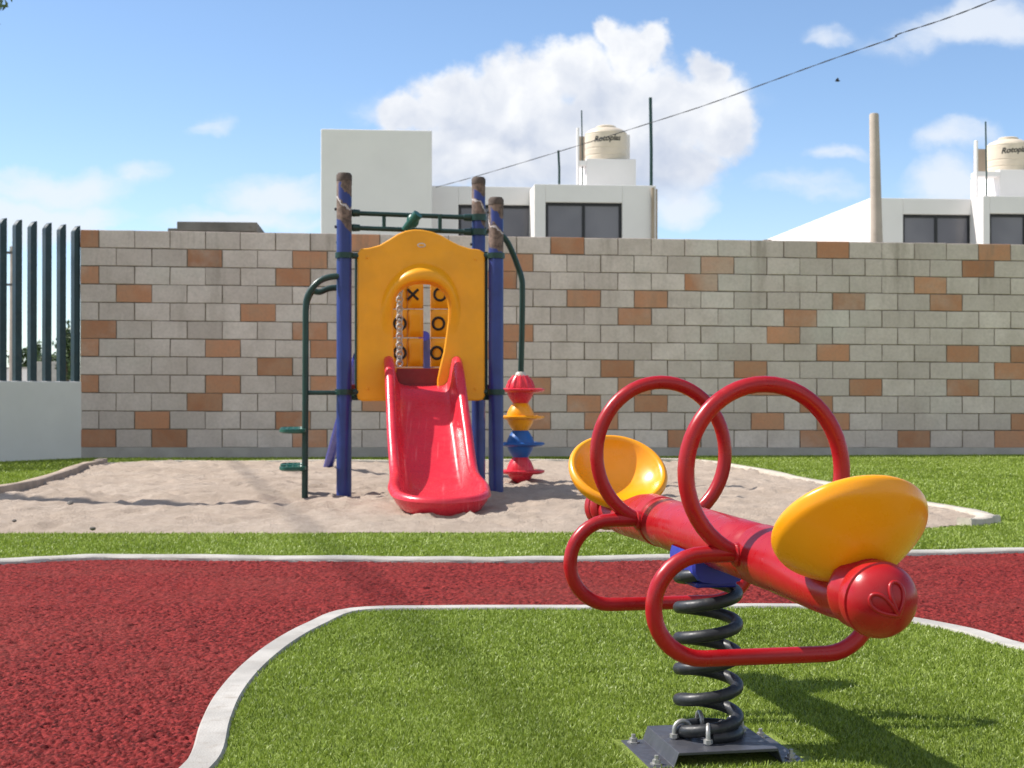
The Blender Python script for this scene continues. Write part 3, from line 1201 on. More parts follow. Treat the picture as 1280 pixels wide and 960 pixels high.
def wall_with_hole(mb, s0, s1, back, thick, z0, z1, holes):
    """front wall slab with rectangular holes (s0,s1,z0,z1), cut into bands"""
    ss_ = sorted({s0, s1, *[h[0] for h in holes], *[h[1] for h in holes]})
    for a, b in zip(ss_[:-1], ss_[1:]):
        mid = (a + b) / 2
        hh_ = [h for h in holes if h[0] < mid < h[1]]
        if not hh_:
            hbox(mb, a, b, back, back + thick, z0, z1)
        else:
            h = hh_[0]
            hbox(mb, a, b, back, back + thick, z0, h[2])
            hbox(mb, a, b, back, back + thick, h[3], z1)


def window(parent, s0, s1, z0, z1, back, mull):
    fr = MB()
    t = 0.06
    hbox(fr, s0, s1, back + .08, back + .13, z1 - t, z1)
    hbox(fr, s0, s1, back + .08, back + .13, z0, z0 + t)
    hbox(fr, s0, s0 + t, back + .08, back + .13, z0 + t, z1 - t)
    hbox(fr, s1 - t, s1, back + .08, back + .13, z0 + t, z1 - t)
    for q in mull:
        hbox(fr, q - t / 2, q + t / 2, back + .085, back + .125, z0 + t, z1 - t)
    f = fr.build('window', M['frame'], parent, smooth=0)
    gl = MB()
    hbox(gl, s0 + t * .5, s1 - t * .5, back + .105, back + .112, z0 + t * .5, z1 - t * .5)
    gl.build('pane', M['glass'], f, smooth=0)
    return f


def house_left():
    base = H0 + HD * hs(600) + HB * 0
    h = thing('house', (base.x, base.y, 0), 'white flat roofed house with a tall blank block and dark windows behind the play tower', 'house', 'white houses behind the wall')
    mb = MB()
    sA, sB = hs(401), hs(540)
    zt = hz(470, 162)
    hbox(mb, sA, sB, 0, 6, -0.3, zt)
    mb.build('tall_block', M['white'], h, smooth=0, bevel=.02)
    # middle wing, set back 1 m from the right wing
    mb = MB()
    b1 = 1.0
    s0, s1 = sB + .003, hs(668)
    z1 = hz(600, 233, b1)
    wz0, wz1 = hz(620, 325, b1), hz(620, 256, b1)
    wa, wb = hs(573, b1), hs(668.5, b1) - .02
    wall_with_hole(mb, s0, s1 + .2, b1, .2, -0.3, z1, [(wa, wb, wz0, wz1)])
    hbox(mb, s0, s1 + .2, b1 + .2, 6, wz1 + .3, z1 - .002)
    mb.build('wall', M['white'], h, smooth=0, bevel=.012)
    window(h, wa, wb, wz0, wz1, b1, [(wa + wb) / 2])
    # right wing
    mb = MB()
    s2 = hs(820)
    z2 = hz(745, 231)
    wz0b, wz1b = hz(730, 325), hz(730, 253)
    wc, wd = hs(682), hs(778)
    wall_with_hole(mb, s1, s2, 0, .2, -0.3, z2, [(wc, wd, wz0b, wz1b)])
    hbox(mb, s1, s1 + .12, .2, 6, -0.3, z2 - .001)
    hbox(mb, s2 - .15, s2, .2, 6, -0.3, z2 - .001)
    hbox(mb, s1 + .12, s2 - .15, .2, 6, z2 - .5, z2 - .002)
    mb.build('wall', M['white'], h, smooth=0, bevel=.012)
    window(h, wc, wd, wz0b, wz1b, 0, [(wc + wd) / 2])
    # parapet edge on the right end, warm tinted render
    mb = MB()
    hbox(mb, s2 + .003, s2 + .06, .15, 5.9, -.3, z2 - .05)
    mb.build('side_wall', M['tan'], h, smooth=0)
    dp = MB()
    pz = hz(816, 235)
    p = HP(816, 300, -.05)
    dp.tube([(p.x, p.y, 1.0), (p.x, p.y, pz)], .035, 8)
    dp.build('downpipe', M['tan'], h)
    return h, z2


def tank_stand(parent, pxs, zroof, back):
    """rooftop enclosure carrying the tank: open shelves at the left, blank front"""
    x_l, x_m, x_r = pxs[0], pxs[1], pxs[2]
    sl_, sm, sr = hs(x_l, back), hs(x_m, back), hs(x_r, back)
    ztop = pxs[3]
    zped = pxs[4]
    mb = MB()
    hbox(mb, sm, sr, back, back + 1.6, zroof - .3, zped)                     # pedestal block
    hbox(mb, sl_, sl_ + .05, back - .05, back + .06, zroof - .3, ztop)         # left cheek, sunlit
    hbox(mb, sl_ + .052, sm - .002, back - .02, back + .35, zped - .16, zped - .05)  # shelf
    hbox(mb, sr - .16, sr + .02, back + .9, back + 1.2, zped + .002, ztop + .03)
    st = mb.build('tank_stand', M['white'], parent, smooth=0, bevel=.01)
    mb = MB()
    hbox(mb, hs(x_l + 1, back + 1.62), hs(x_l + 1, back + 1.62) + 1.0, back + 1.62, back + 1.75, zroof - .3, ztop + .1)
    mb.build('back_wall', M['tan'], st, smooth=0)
    return sm, sr, zped


TANKS = []


def water_tank(center, r, h, label, yaw=0.0):
    c = Vector(center)
    t = thing('water_tank', c, label, 'water tank', 'rooftop water tanks')
    mb = MB()
    prof = [(0, r * .97), (h * .02, r), (h * .12, r), (h * .13, r * .985), (h * .16, r * .985), (h * .17, r), (h * .30, r), (h * .31, r * .985), (h * .34, r * .985), (h * .35, r),
            (h * .70, r), (h * .71, r * .985), (h * .735, r * .985), (h * .745, r), (h * .78, r * .97), (h * .84, r * .86), (h * .89, r * .68), (h * .905, r * .52), (h * .91, r * .5)]
    mb.lathe(prof, c, (0, 0, 1), 40)
    mb.build('tank_body', M['cream'], t, smooth=30)
    mb = MB()
    mb.lathe([(h * .905, r * .47), (h * .96, r * .47), (h * .985, r * .40), (h * 1.0, r * .2), (h * 1.0, 0)], c, (0, 0, 1), 28)
    mb.build('lid', M['cream'], t, smooth=30)
    # lettering bent round the drum
    cu = bpy.data.curves.new('lettering', 'FONT')
    cu.body = 'Rotoplas'
    cu.size = h * .21
    cu.shear = .25
    cu.offset = h * .006
    cu.align_x = 'CENTER'
    cu.extrude = 0.0
    tmp = bpy.data.objects.new('lettering', cu)
    COL.objects.link(tmp)
    dg = bpy.context.evaluated_depsgraph_get()
    me = bpy.data.meshes.new_from_object(tmp.evaluated_get(dg))
    bpy.data.objects.remove(tmp)
    mb = MB()
    vsx = []
    for v in me.vertices:
        a = v.co.x / r + R(270 + yaw)
        rr = r * 1.004
        vsx.append(c + Vector((math.cos(a) * rr, math.sin(a) * rr, h * .50 + v.co.y + math.sin(v.co.x / r) * .03)))
    mb.add(vsx, [tuple(p.vertices) for p in me.polygons])
    mb.build('lettering', M['ink'], t, smooth=0)
    TANKS.append(t)
    return t


def house_right():
    base = H0 + HD * 1.0
    h = thing('house', (base.x, base.y, 0), 'white house with a long sunlit blank side wall beside the concrete pole', 'house', 'white houses behind the wall')
    z1 = hz(1150, 248)
    s0, s1 = 0.0, hs(1224)
    wa, wb = hs(1129), hs(1215)
    wz0, wz1 = hz(1170, 330), hz(1170, 268)
    mb = MB()
    wall_with_hole(mb, s0, s1, 0, .2, -.3, z1, [(wa, wb, wz0, wz1)])
    hbox(mb, s0, s0 + .18, .2, 8.2, -.3, z1 - .001)
    hbox(mb, s0 + .18, s1, .2, 8.2, z1 - .5, z1 - .002)
    mb.build('wall', M['white'], h, smooth=0, bevel=.012)
    window(h, wa, wb, wz0, wz1, 0, [hs(1172)])
    mb = MB()
    hbox(mb, hs(1199), hs(1207), .16, .3, wz0 + .1, wz1 - .08)
    mb.build('curtain', M['white'], h, smooth=0)
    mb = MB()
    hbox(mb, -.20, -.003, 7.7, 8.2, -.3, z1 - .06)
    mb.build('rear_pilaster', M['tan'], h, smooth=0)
    # neighbour unit stands forward
    fw = -0.6
    b2 = H0 + HD * hs(1260, fw) + HB * fw
    h2 = thing('house', (b2.x, b2.y, 0), 'white house at the right edge standing forward with a tank on its roof', 'house', 'white houses behind the wall')
    q0 = hs(1229, fw)
    q1 = q0 + 5.0
    z2 = hz(1260, 245, fw)
    wc, wd = hs(1237.5, fw), hs(1330, fw)
    vz0, vz1 = hz(1260, 330, fw), hz(1260, 267, fw)
    mb = MB()
    wall_with_hole(mb, q0, q1, fw, .2, -.3, z2, [(wc, wd, vz0, vz1)])
    hbox(mb, q0, q0 + .12, fw + .2, 7.0, -.3, z2 - .001)
    hbox(mb, q0 + .12, q1, fw + .2, 7.0, z2 - .5, z2 - .002)
    mb.build('wall', M['white'], h2, smooth=0, bevel=.012)
    window(h2, wc, wd, vz0, vz1, fw, [hs(1283, fw)])
    return h, h2, z2


hl, zl = house_left()
hr, hr2, zr = house_right()
BK = 2.2
sm, sr, zp = tank_stand(hl, (721, 733, 795, hz(745, 160, BK), hz(760, 198.5, BK)), zl, BK)
c = H0 + HD * hs(758, BK + .45) + HB * (BK + .5)
tr = (hs(784, BK + .5) - hs(731.5, BK + .5)) / 2
th = hz(757, 157, BK + .5) - zp
c.z = zp
water_tank(c, tr, th, 'cream plastic water tank on the roof stand of the house behind the play tower')
BK2 = 1.6
sm2, sr2, zp2 = tank_stand(hr2, (1219, 1250, 1330, hz(1230, 176, BK2), hz(1265, 212, BK2)), zr, BK2)
c2 = H0 + HD * hs(1264, BK2 + .45) + HB * (BK2 + .6)
t2 = copy_tree(TANKS[0])
c2.z = zp2
t2.location = c2
tag(t2, 'cream plastic water tank on the roof of the house at the right edge', 'water tank', 'rooftop water tanks')

# rooftop rods and aerials
for (px, y0, y1, back, r, lab) in ((699, 232, 188, .6, .024, 'short dark steel rod standing on the roof left of the water tank'),
                                   (814, 240, 122, .3, .034, 'tall dark green mast at the roof corner right of the water tank'),
                                   (728, 200, 138, 2.3, .014, 'thin aerial rising beside the water tank stand behind the tower'),
                                   (1233, 215, 152, 1.4, .018, 'thin aerial rising beside the tank at the right edge')):
    p0, p1 = HP(px, y0, back), HP(px - 1, y1, back)
    mb = MB()
    zb = {699: zl, 814: zl - .3, 728: zl - .3, 1233: zr - .3}[px]
    mb.tube([(p0.x, p0.y, zb), ((p0.x + p1.x) / 2 + .01, p0.y, (zb + p1.z) / 2), (p1.x, p1.y, p1.z)], r, 8)
    o = mb.build('roof_rod', M['green'], loc=(p0.x, p0.y, zb))
    tag(o, lab, 'rod', 'rods and aerials on the roofs')

# grey flat-roofed shed behind the wall, left
mb = MB()
sb = 6.0
a0, a1 = hs(223, sb), hs(320, sb)
zt = hz(270, 278, sb)
hbox(mb, a0, a1, sb, sb + 5, -.3, zt - .22)
sh0 = H0 + HD * ((a0 + a1) / 2) + HB * sb
shed = thing('shed', (sh0.x, sh0.y, 0), 'low grey concrete building with a flat slab roof behind the wall', 'shed')
mb.build('wall', M['conc_dark'], shed, smooth=0)
mb = MB()
hbox(mb, a0 - .02, a1 + .04, sb - .12, sb + 5.2, zt - .217, zt)
hbox(mb, a0 - .24, a0 - .022, sb - .1, sb + 1.2, zt - .27, zt - .16)
mb.build('roof', M['conc_dark'], shed, smooth=0, bevel=.02)

# concrete pole behind the wall
zpole = 24.0
pb = P(1096, 302, zpole)
ptop = P(1092.5, 142, zpole)
mb = MB()
mb.tube([(pb.x + .02, pb.y, -.3), (pb.x, pb.y, pb.z), (ptop.x, ptop.y, ptop.z - .02), (ptop.x, ptop.y, ptop.z)], [.110, .098, .078, .066], 20)
o = mb.build('concrete_pole', M['pole'], smooth=50, loc=(pb.x, pb.y, 0))
tag(o, 'thick pale concrete pole rising above the block wall', 'pole')

# overhead cable
cab_px = [(1330, -38, 13), (1240, 1, 14), (1180, 24, 15), (1122, 43, 16), (1115, 48, 16.1), (1040, 74, 17.5), (960, 103, 19), (880, 132, 21), (793, 160, 23), (700, 189, 25.5), (600, 219, 28), (545, 234, 28.9)]
pts = [P(*c_) for c_ in cab_px]
cs = spline(pts, 10)
mb = MB()
for ph in (0, math.pi):
    tw = []
    for i, p in enumerate(cs):
        a = i * .9 + ph
        tw.append(p + Vector((0, math.cos(a), math.sin(a))) * .0045)
    mb.tube(tw, .0040, 6)
o = mb.build('overhead_cable', M['wire'], loc=cs[-1])
tag(o, 'twisted black overhead cable crossing the sky down to the white house', 'cable')

# heavier cable outside the frame: its soft shadow is the dim band over the path and lawn
mb = MB()
cpts = []
for zz in (-4, 2, 8, 14, 20, 28):
    hgt = 14.0 + .0016 * (zz - 10) ** 2
    sxx = -.585 - .2485 * (zz - 6.2)
    cpts.append(Vector((sxx - .86 * hgt, zz + .22 * hgt, hgt)))
mb.tube(spline(cpts, 6), .019, 8)
o = mb.build('overhead_cable', M['wire'], loc=cpts[0])
tag(o, 'thick overhead cable high at the left whose soft shadow crosses the lawn', 'cable')

# bird far off
bp = P(1047, 101, 70)
mb = MB()
mb.lathe([(-.16, 0), (-.1, .035), (0, .05), (.1, .03), (.15, 0)], bp, (1, .3, .1), 10)
for sgn in (-1, 1):
    mb.add([bp + Vector((-.06, 0, .02)), bp + Vector((.06, 0, .02)), bp + Vector((.02, .12 * sgn, .12)), bp + Vector((-.03, .24 * sgn, .03)), bp + Vector((-.06, .12 * sgn, .11))], [(0, 1, 2, 4), (4, 2, 3)])
o = mb.build('bird', M['bird'], smooth=60, loc=bp)
tag(o, 'tiny dark bird flying in the sky to the left of the concrete pole', 'bird')

# utility pole far beyond the fence
zq = 62.0
b0, t0 = P(15, 480, zq), P(14, 308, zq)
up = thing('utility_pole', (b0.x, b0.y, 0), 'distant pale utility pole with crossarms seen through the picket fence', 'pole')
mb = MB()
mb.tube([(b0.x, b0.y, -.3), (b0.x, b0.y, t0.z)], [.14, .09], 12)
mb.build('pole', M['pole'], up)
for py, wd in ((316, .34), (356, .2)):
    q = P(14, py, zq)
    mb = MB()
    mb.box((q.x - wd, q.y - .12, q.z - .05), (q.x + wd, q.y - .02, q.z + .05))
    mb.build('crossarm', M['conc_dark'], up, smooth=0)
for k in range(3):
    q = P(14, 316, zq)
    mb = MB()
    mb.lathe([(0, .05), (.1, .06), (.12, .03), (.2, .05), (.24, 0)], (q.x - .25 + .25 * k, q.y - .07, q.z + .05), (0, 0, 1), 8)
    mb.build('insulator', M['conc'], up)

# pole whose shadow lies across the sand stands out of frame at the left
mb = MB()
mb.tube([(-7.6, 11.95, -.3), (-7.6, 11.95, 6.9)], [.15, .10], 14)
o = mb.build('concrete_pole', M['pole'], smooth=50, loc=(-7.6, 11.95, 0))
tag(o, 'concrete pole left of the sand pit throwing a long thin shadow', 'pole')


# trees
def leaf_tree(name, base, trunk_h, crown_c, crown_r, n_leaf, leaf, label, group=None, tr=.14, seed=1):
    rg = np.random.default_rng(seed)
    base, cc = Vector(base), Vector(crown_c)
    t = thing(name, base, label, 'tree', group)
    mb = MB()
    mb.tube([base + Vector((0, 0, -.3)), base + (cc - base) * .35 + Vector((.08, .05, 0)), base + (cc - base) * .7, cc], [tr, tr * .8, tr * .6, tr * .25], 9)
    for k in range(9):
        a = rg.uniform(0, 6.28)
        e = cc + Vector((math.cos(a) * crown_r[0] * .75, math.sin(a) * crown_r[1] * .75, rg.uniform(-.3, .7) * crown_r[2]))
        s_ = base + (cc - base) * rg.uniform(.45, .85)
        mb.tube([s_, (s_ + e) / 2 + Vector((0, 0, .1 * crown_r[2])), e], [tr * .35, tr * .22, tr * .06], 6)
    mb.build('trunk', M['bark'], t)
    # clumped leaves
    nc = 26
    cl = rg.normal(0, 1, (nc, 3))
    cl /= np.linalg.norm(cl, axis=1)[:, None]
    cl *= rg.uniform(.35, .85, (nc, 1))
    k = rg.integers(0, nc, n_leaf)
    p = cl[k] + rg.normal(0, .17, (n_leaf, 3))
    p = p * np.array(crown_r) + np.array(cc)
    d1 = rg.normal(0, 1, (n_leaf, 3))
    d1 /= np.linalg.norm(d1, axis=1)[:, None]
    d2 = np.cross(d1, rg.normal(0, 1, (n_leaf, 3)))
    d2 /= np.linalg.norm(d2, axis=1)[:, None]
    sz = leaf * rg.uniform(.6, 1.2, (n_leaf, 1))
    V = np.stack([p - d1 * sz, p + d2 * sz * .35, p + d1 * sz, p - d2 * sz * .35], 1).reshape(-1, 3) - np.array(base)
    Q = np.arange(n_leaf * 4).reshape(-1, 4)
    o = quad_mesh('crown', V, Q, [M['leaf']], np.repeat(rg.random(n_leaf), 4))
    o.parent = t
    return t


# leaf tips poke into the top left corner of the picture
lt = P(-62, 14, 25)
leaf_tree('tree', (lt.x - .3, lt.y + .4, 0), 5, lt, (.98, 1.0, 1.3), 1500, .09, 'tree beyond the fence whose leaf tips reach the upper left corner', None, .10, 4)
for (px, py, z, rx, rz, lab, sd) in ((30, 452, 75, .9, .8, 'far tree behind the picket fence beside the distant utility pole', 2), (45, 450, 80, .35, 1.1, 'slim far dark tree seen between the pickets, right of a white house', 3),
                                  (64, 455, 78, 1.1, .7, 'low far tree between the pickets, second nearest to the block wall', 5), (84, 446, 60, .45, 1.3, 'far tall shrub seen in the last gap before the block wall', 6)):
    q = P(px, py, z)
    leaf_tree('tree', (q.x, q.y, 0), 2, q, (rx, rx, rz), 900, .16, lab, 'far trees seen through the fence', .07, sd)
q = P(22, 468, 68)
cot = thing('cottage', (q.x, q.y, 0), 'small white far house seen between the pickets', 'house')
mb = MB()
mb.box((q.x - 1.1, q.y, -.3), (q.x + .5, q.y + 4, P(22, 461, 68).z))
mb.build('wall', M['white'], cot, smooth=0)
mb = MB()
mb.box((q.x - 1.16, q.y - .06, P(22, 461, 68).z + .002), (q.x + .56, q.y + 4.1, P(22, 459, 68).z))
mb.build('roof', M['conc'], cot, smooth=0)
q = P(49, 470, 66)
mb = MB()
mb.box((q.x - .22, q.y, -.3), (q.x + .9, q.y + 3, P(49, 452, 66).z))
o = mb.build('boundary_wall', M['conc'], smooth=0, bevel=.03, loc=(q.x, q.y, 0))
tag(o, 'pale grey far wall glimpsed between the middle pickets', 'wall')

# ------------------------------------------------------------------ play tower
TU = Vector((0.990, 0.140, 0)).normalized()
TN = Vector((0.140, -0.990, 0)).normalized()
FL = Vector((-1.332, 11.42, 0))
FR = Vector((-0.129, 11.59, 0))
TC = (FL + FR) / 2
BLp = FL - TN * 1.2 + TU * .035
BRp = FR - TN * 1.2
UP = Vector((0, 0, 1))
tower = thing('play_tower', (TC.x, TC.y, 0), 'play tower with blue posts, orange arch panel, red slide and climbers on the sand', 'play tower')


def T(u, n, h):
    return TC + TU * u + TN * n + UP * h


def on_front(px, py, n=0.0):
    p = on_plane(px, py, TC + TN * n, TN)
    d = p - TC
    return d.dot(TU), p.z


# posts: object origin at the top so that the wear pattern hangs from it
for (b, top, ln) in ((FL, 2.58, 0), (FR, 2.41, 0), (BRp, 2.75, 0), (BLp, 2.72, 0)):
    mb = MB()
    mb.lathe([(-top - .25, .06), (-.02, .06), (-.006, .055), (0, .04), (0, 0)], (0, 0, 0), (0, 0, 1), 28)
    me_o = mb.build('post', M['post'], smooth=40)
    me_o.parent = tower
    me_o.location = (b.x - TC.x, b.y - TC.y, top)
    OFF[me_o.name] = Vector((b.x, b.y, top))
    cap = MB()
    cap.lathe([(-.055, .0625), (-.012, .0625), (0.006, .05), (0.010, 0)], (b.x, b.y, top), (0, 0, 1), 24)
    cp = cap.build('post_cap', M['cap_brown'], tower, smooth=40)
    for zz in (2.30, 2.16):      # a bolt pair on each post
        bo = MB()
        bo.lathe([(.055, .012), (.075, .012), (.078, 0)], (b.x, b.y, zz), -TU, 8)
        bo.build('bolt', M['char'], tower, smooth=40)


def clamp(mb, b, h, to):
    """ring clamp on a post with a stub arm towards a point"""
    mb.lathe([(h - .022, .062), (h - .022, .072), (h + .022, .072), (h + .022, .062)], (b.x, b.y, 0), (0, 0, 1), 24)
    d = (Vector(to) - Vector((b.x, b.y, h)))
    mb.tube([Vector((b.x, b.y, h)) + d.normalized() * .05, to], .024, 10)


# orange panel: outline with an arched opening
def curve_panel(loops, to3d, depth, bevel_r, res=3):
    cu = bpy.data.curves.new('outline', 'CURVE')
    cu.dimensions = '2D'
    cu.fill_mode = 'BOTH'
    cu.extrude = depth / 2 - bevel_r
    cu.bevel_depth = bevel_r
    cu.bevel_resolution = res
    for lp in loops:
        sp = cu.splines.new('POLY')
        sp.points.add(len(lp) - 1)
        for p, (a, b) in zip(sp.points, lp):
            p.co = (a, b, 0, 1)
        sp.use_cyclic_u = True
    tmp = bpy.data.objects.new('outline', cu)
    COL.objects.link(tmp)
    dg = bpy.context.evaluated_depsgraph_get()
    dg.update()
    me = bpy.data.meshes.new_from_object(tmp.evaluated_get(dg))
    vs_ = [to3d(v.co.x, v.co.y, v.co.z) for v in me.vertices]
    fs2 = [tuple(p.vertices) for p in me.polygons]
    bpy.data.objects.remove(tmp)
    bpy.data.curves.remove(cu)
    bpy.data.meshes.remove(me)
    return vs_, fs2


PN = -0.02      # panel plane offset from post line


def pf(px, py):
    return on_front(px, py, PN)


out_px = [(449, 318), (452, 313.5), (462, 312.5), (475, 309), (487, 302), (498, 295), (508, 291), (518, 289.5), (528, 290), (540, 292.5), (551, 297), (562, 303.5), (573, 309),
          (586, 313), (598, 314.5), (602.5, 317), (603.5, 321), (603.5, 494), (602, 497.5), (598, 498.5), (453, 499), (449.5, 497.5), (448.5, 494)]
loop_o = [pf(*p) for p in out_px]
in_px = [(491, 496), (490.5, 470), (489.5, 440), (488.5, 410), (488.5, 388), (491, 375), (497, 364), (506, 357), (516, 353.5), (527, 352.5), (538, 353.5), (548, 357.5),
         (556, 364), (561, 373), (563, 385), (562.5, 400), (560, 420), (557, 440), (552, 460), (549, 475), (549, 496)]
loop_i = [pf(*p) for p in in_px]
vs_, fs2 = curve_panel([loop_o, loop_i], lambda a, b, c_: T(a, PN + c_, b), 0.05, .016)
mb = MB()
mb.add(vs_, fs2)
panel = mb.build('arch_panel', M['orange'], tower, smooth=50)
# moulded hood over the opening (swells out of the panel)
hood = MB()
rows = []
hp = [(478, 425), (476, 408), (475, 390), (478, 372), (486, 354), (499, 340), (513, 332), (527, 329.5), (541, 332), (555, 339), (566, 352), (573, 370), (576, 390), (574, 408), (571, 428)]
ip = [(489.3, 425), (488.7, 408), (488.7, 390), (491.3, 375), (497.5, 364), (506, 357.5), (516, 354), (527, 353), (538, 354), (548, 358), (556, 364.5), (561, 373.5), (563, 387), (562, 404), (558.5, 428)]
hs_o = spline([Vector((*pf(*p), 0)) for p in hp], 4)
hs_i = spline([Vector((*pf(*p), 0)) for p in ip], 4)
nh = len(hs_o)
for k in range(nh):
    a, b = hs_o[k], hs_i[k]
    f = math.sin(math.pi * k / (nh - 1)) ** 1.9
    row = []
    for t in range(9):
        q = t / 8
        out = (math.sin(min(1, q * 1.7) * math.pi / 2) ** 1.1) * (0.125 * f) * (1 if q < .85 else 1 - (q - .85) * 1.0)
        p = a + (b - a) * q
        row.append(T(p.x, PN + .0235 + out, p.y))
    b2 = hs_i[k]
    row.append(T(b2.x, PN - .02, b2.y))
    rows.append(row)
hood.grid(rows)
hood.build('hood', M['orange'], panel, smooth=70)
# badge
mb = MB()
u0, h0 = pf(526.5, 307)
mb.lathe([(0, .034), (.006, .034), (.008, .028), (.008, 0)], (0, 0, 0), (0, 0, 1), 20)
mb.v = [tuple(T(u0 + v[0] * 1.0, PN + .026 + v[2], h0 + v[1] * .55)) for v in mb.v]
mb.build('badge', M['badge'], panel, smooth=40)
mb = MB()
mb.lathe([(0, .024), (.003, .024), (.003, 0)], (0, 0, 0), (0, 0, 1), 18)
mb.v = [tuple(T(u0 + v[0], PN + .0345 + v[2], h0 + v[1] * .42)) for v in mb.v]
mb.build('badge_print', M['orange'], panel, smooth=40)
for (px, py) in ((459, 486), (594, 486), (459, 322), (594, 324)):
    mb = MB()
    a, b = pf(px, py)
    q = T(a, PN + .025, b)
    mb.lathe([(0, .013), (.006, .012), (.009, .006), (.009, 0)], q, TN, 10)
    mb.build('bolt', M['orange'], panel, smooth=40)

# clamps and dark frame tubes at the sides of the panel
for (b, pxx, py) in ((FL, 449, 320), (FR, 604, 320), (FL, 449, 490), (FR, 604, 490)):
    mb = MB()
    a, hgt = on_front(pxx, py, PN)
    clamp(mb, b, hgt, T(a, PN, hgt))
    mb.build('clamp', M['green'], tower, smooth=40)
mb = MB()
a0, h0 = on_front(606, 315, PN - .06)
a1, h1 = on_front(606, 500, PN - .06)
mb.tube([T(a0, PN - .06, h0), T(a0, PN - .06, h1)], .024, 10)
a0, h0 = on_front(446.5, 318, PN - .06)
mb.tube([T(a0, PN - .06, h0), T(a0, PN - .06, h1)], .020, 10)
mb.tube([T(-.58, PN - .06, h1 + .02), T(.58, PN - .06, h1 + .02)], .022, 10)
mb.build('panel_frame', M['green'], tower, smooth=40)

# deck
mb = MB()
mb.box((-.56, -1.16, -.0), (.56, -.07, .05), Matrix(((TU.x, TN.x, 0, TC.x), (TU.y, TN.y, 0, TC.y), (0, 0, 1, .86), (0, 0, 0, 1))))
mb.build('deck', M['red_dark'], tower, smooth=0, bevel=.006)

# top rail between the rear posts, with toy telescope
mb = MB()
for (py0, py1) in ((266, 272), (284.5, 290)):
    h0 = P(441, py0, 12.61).z
    h1 = P(590, py1, 12.76).z
    mb.tube([Vector((BLp.x, BLp.y, h0)), Vector((BRp.x, BRp.y, h1))], .021, 12)
    for (b, h) in ((BLp, h0), (BRp, h1)):
        mb.lathe([(h - .028, .06), (h - .028, .073), (h + .028, .073), (h + .028, .06)], (b.x, b.y, 0), (0, 0, 1), 24)
        s_ = TU if b is BLp else -TU
        mb.lathe([(.07, .034), (.13, .030), (.135, .02)], Vector((b.x, b.y, h)), s_, 12)
for px in (480, 550):
    q0, q1 = P(px, 268, 12.67), P(px, 287, 12.68)
    mb.tube([q0, q1], .017, 8)
rail = mb.build('top_rail', M['green'], tower, smooth=40)
mb = MB()
q = P(516, 279, 12.60)
mb.lathe([(-.06, .0), (-.055, .03), (-.03, .05), (0, .056), (.03, .05), (.055, .03), (.06, 0)], q + UP * .02, (0, 0, 1), 16)
mb.tube([q + Vector((-.07, .02, -.06)), q + Vector((.05, -.05, .075))], [.036, .045], 14)
mb.build('toy_telescope', M['green_lt'], tower, smooth=40)

# rear game panel: three columns of turning blocks with noughts and crosses
GN = -1.12


def gf(px, py):
    return on_front(px, py, GN)


game = MB()
for (xa, xb, ya, yb) in ((448, 486, 320, 496), (567, 600, 320, 496), (486, 567, 320, 350), (486, 529.5, 459.5, 466), (538, 567, 459.5, 466)):
    a0, z0 = gf(xa, yb)
    a1, z1 = gf(xb, ya)
    game.box((a0, -.018, z0), (a1, .018, z1), Matrix(((TU.x, TN.x, 0, T(0, GN, 0).x), (TU.y, TN.y, 0, T(0, GN, 0).y), (0, 0, 1, 0), (0, 0, 0, 1))))
gp = game.build('game_panel', M['orange'], tower, smooth=0, bevel=.008)
cols = ((486.5, 509), (509.6, 529), (538.5, 566))
rowsy = ((350.5, 385.5), (387, 421.5), (423, 458.5))
sym = {(1, 0): 'X', (2, 0): 'O', (0, 1): 'O', (2, 1): 'O', (0, 2): 'O', (2, 2): 'O'}
symx = {(1, 0): 515.5, (2, 0): 549.5, (0, 1): 499.5, (2, 1): 547.5, (0, 2): 499.5, (2, 2): 545.5}
for ci, (xa, xb) in enumerate(cols):
    for ri, (ya, yb) in enumerate(rowsy):
        a0, z0 = gf(xa, yb)
        a1, z1 = gf(xb, ya)
        mb = MB()
        cx, cz = (a0 + a1) / 2, (z0 + z1) / 2
        prof = []
        # rounded block: soft cushion front
        rws = []
        nn = 8
        for i in range(nn + 1):
            rw = []
            for j in range(nn + 1):
                uu, ww = -1 + 2 * i / nn, -1 + 2 * j / nn
                bulge = .03 * (1 - abs(ww) ** 6) * (1 - abs(uu) ** 6)
                rw.append(T(cx + (a1 - a0) / 2 * ww, GN + .012 + bulge, cz + (z1 - z0) / 2 * uu))
            rws.append(rw)
        mb.grid(rws)
        mb.box((a0, -.045, z0), (a1, .012, z1), Matrix(((TU.x, TN.x, 0, T(0, GN, 0).x), (TU.y, TN.y, 0, T(0, GN, 0).y), (0, 0, 1, 0), (0, 0, 0, 1))))
        bk = mb.build('game_block', M['orange'], gp, smooth=50)
        kk = (ci, ri)
        if kk in sym:
            sx, sz = gf(symx[kk], (ya + yb) / 2 + .5)
            s2 = MB()
            if sym[kk] == 'O':
                ring = []
                for i in range(28):
                    a = 2 * math.pi * i / 28
                    ring.append(T(sx + math.cos(a) * .050, GN + .0425, sz + math.sin(a) * .052))
                s2.tube(ring, .0115, 8, closed=True)
            else:
                for sg in (-1, 1):
                    s2.tube([T(sx - .048, GN + .0425, sz - sg * .046), T(sx + .048, GN + .0425, sz + sg * .046)], .0115, 8)
            s2.build('symbol', M['ink'], gp, smooth=50)

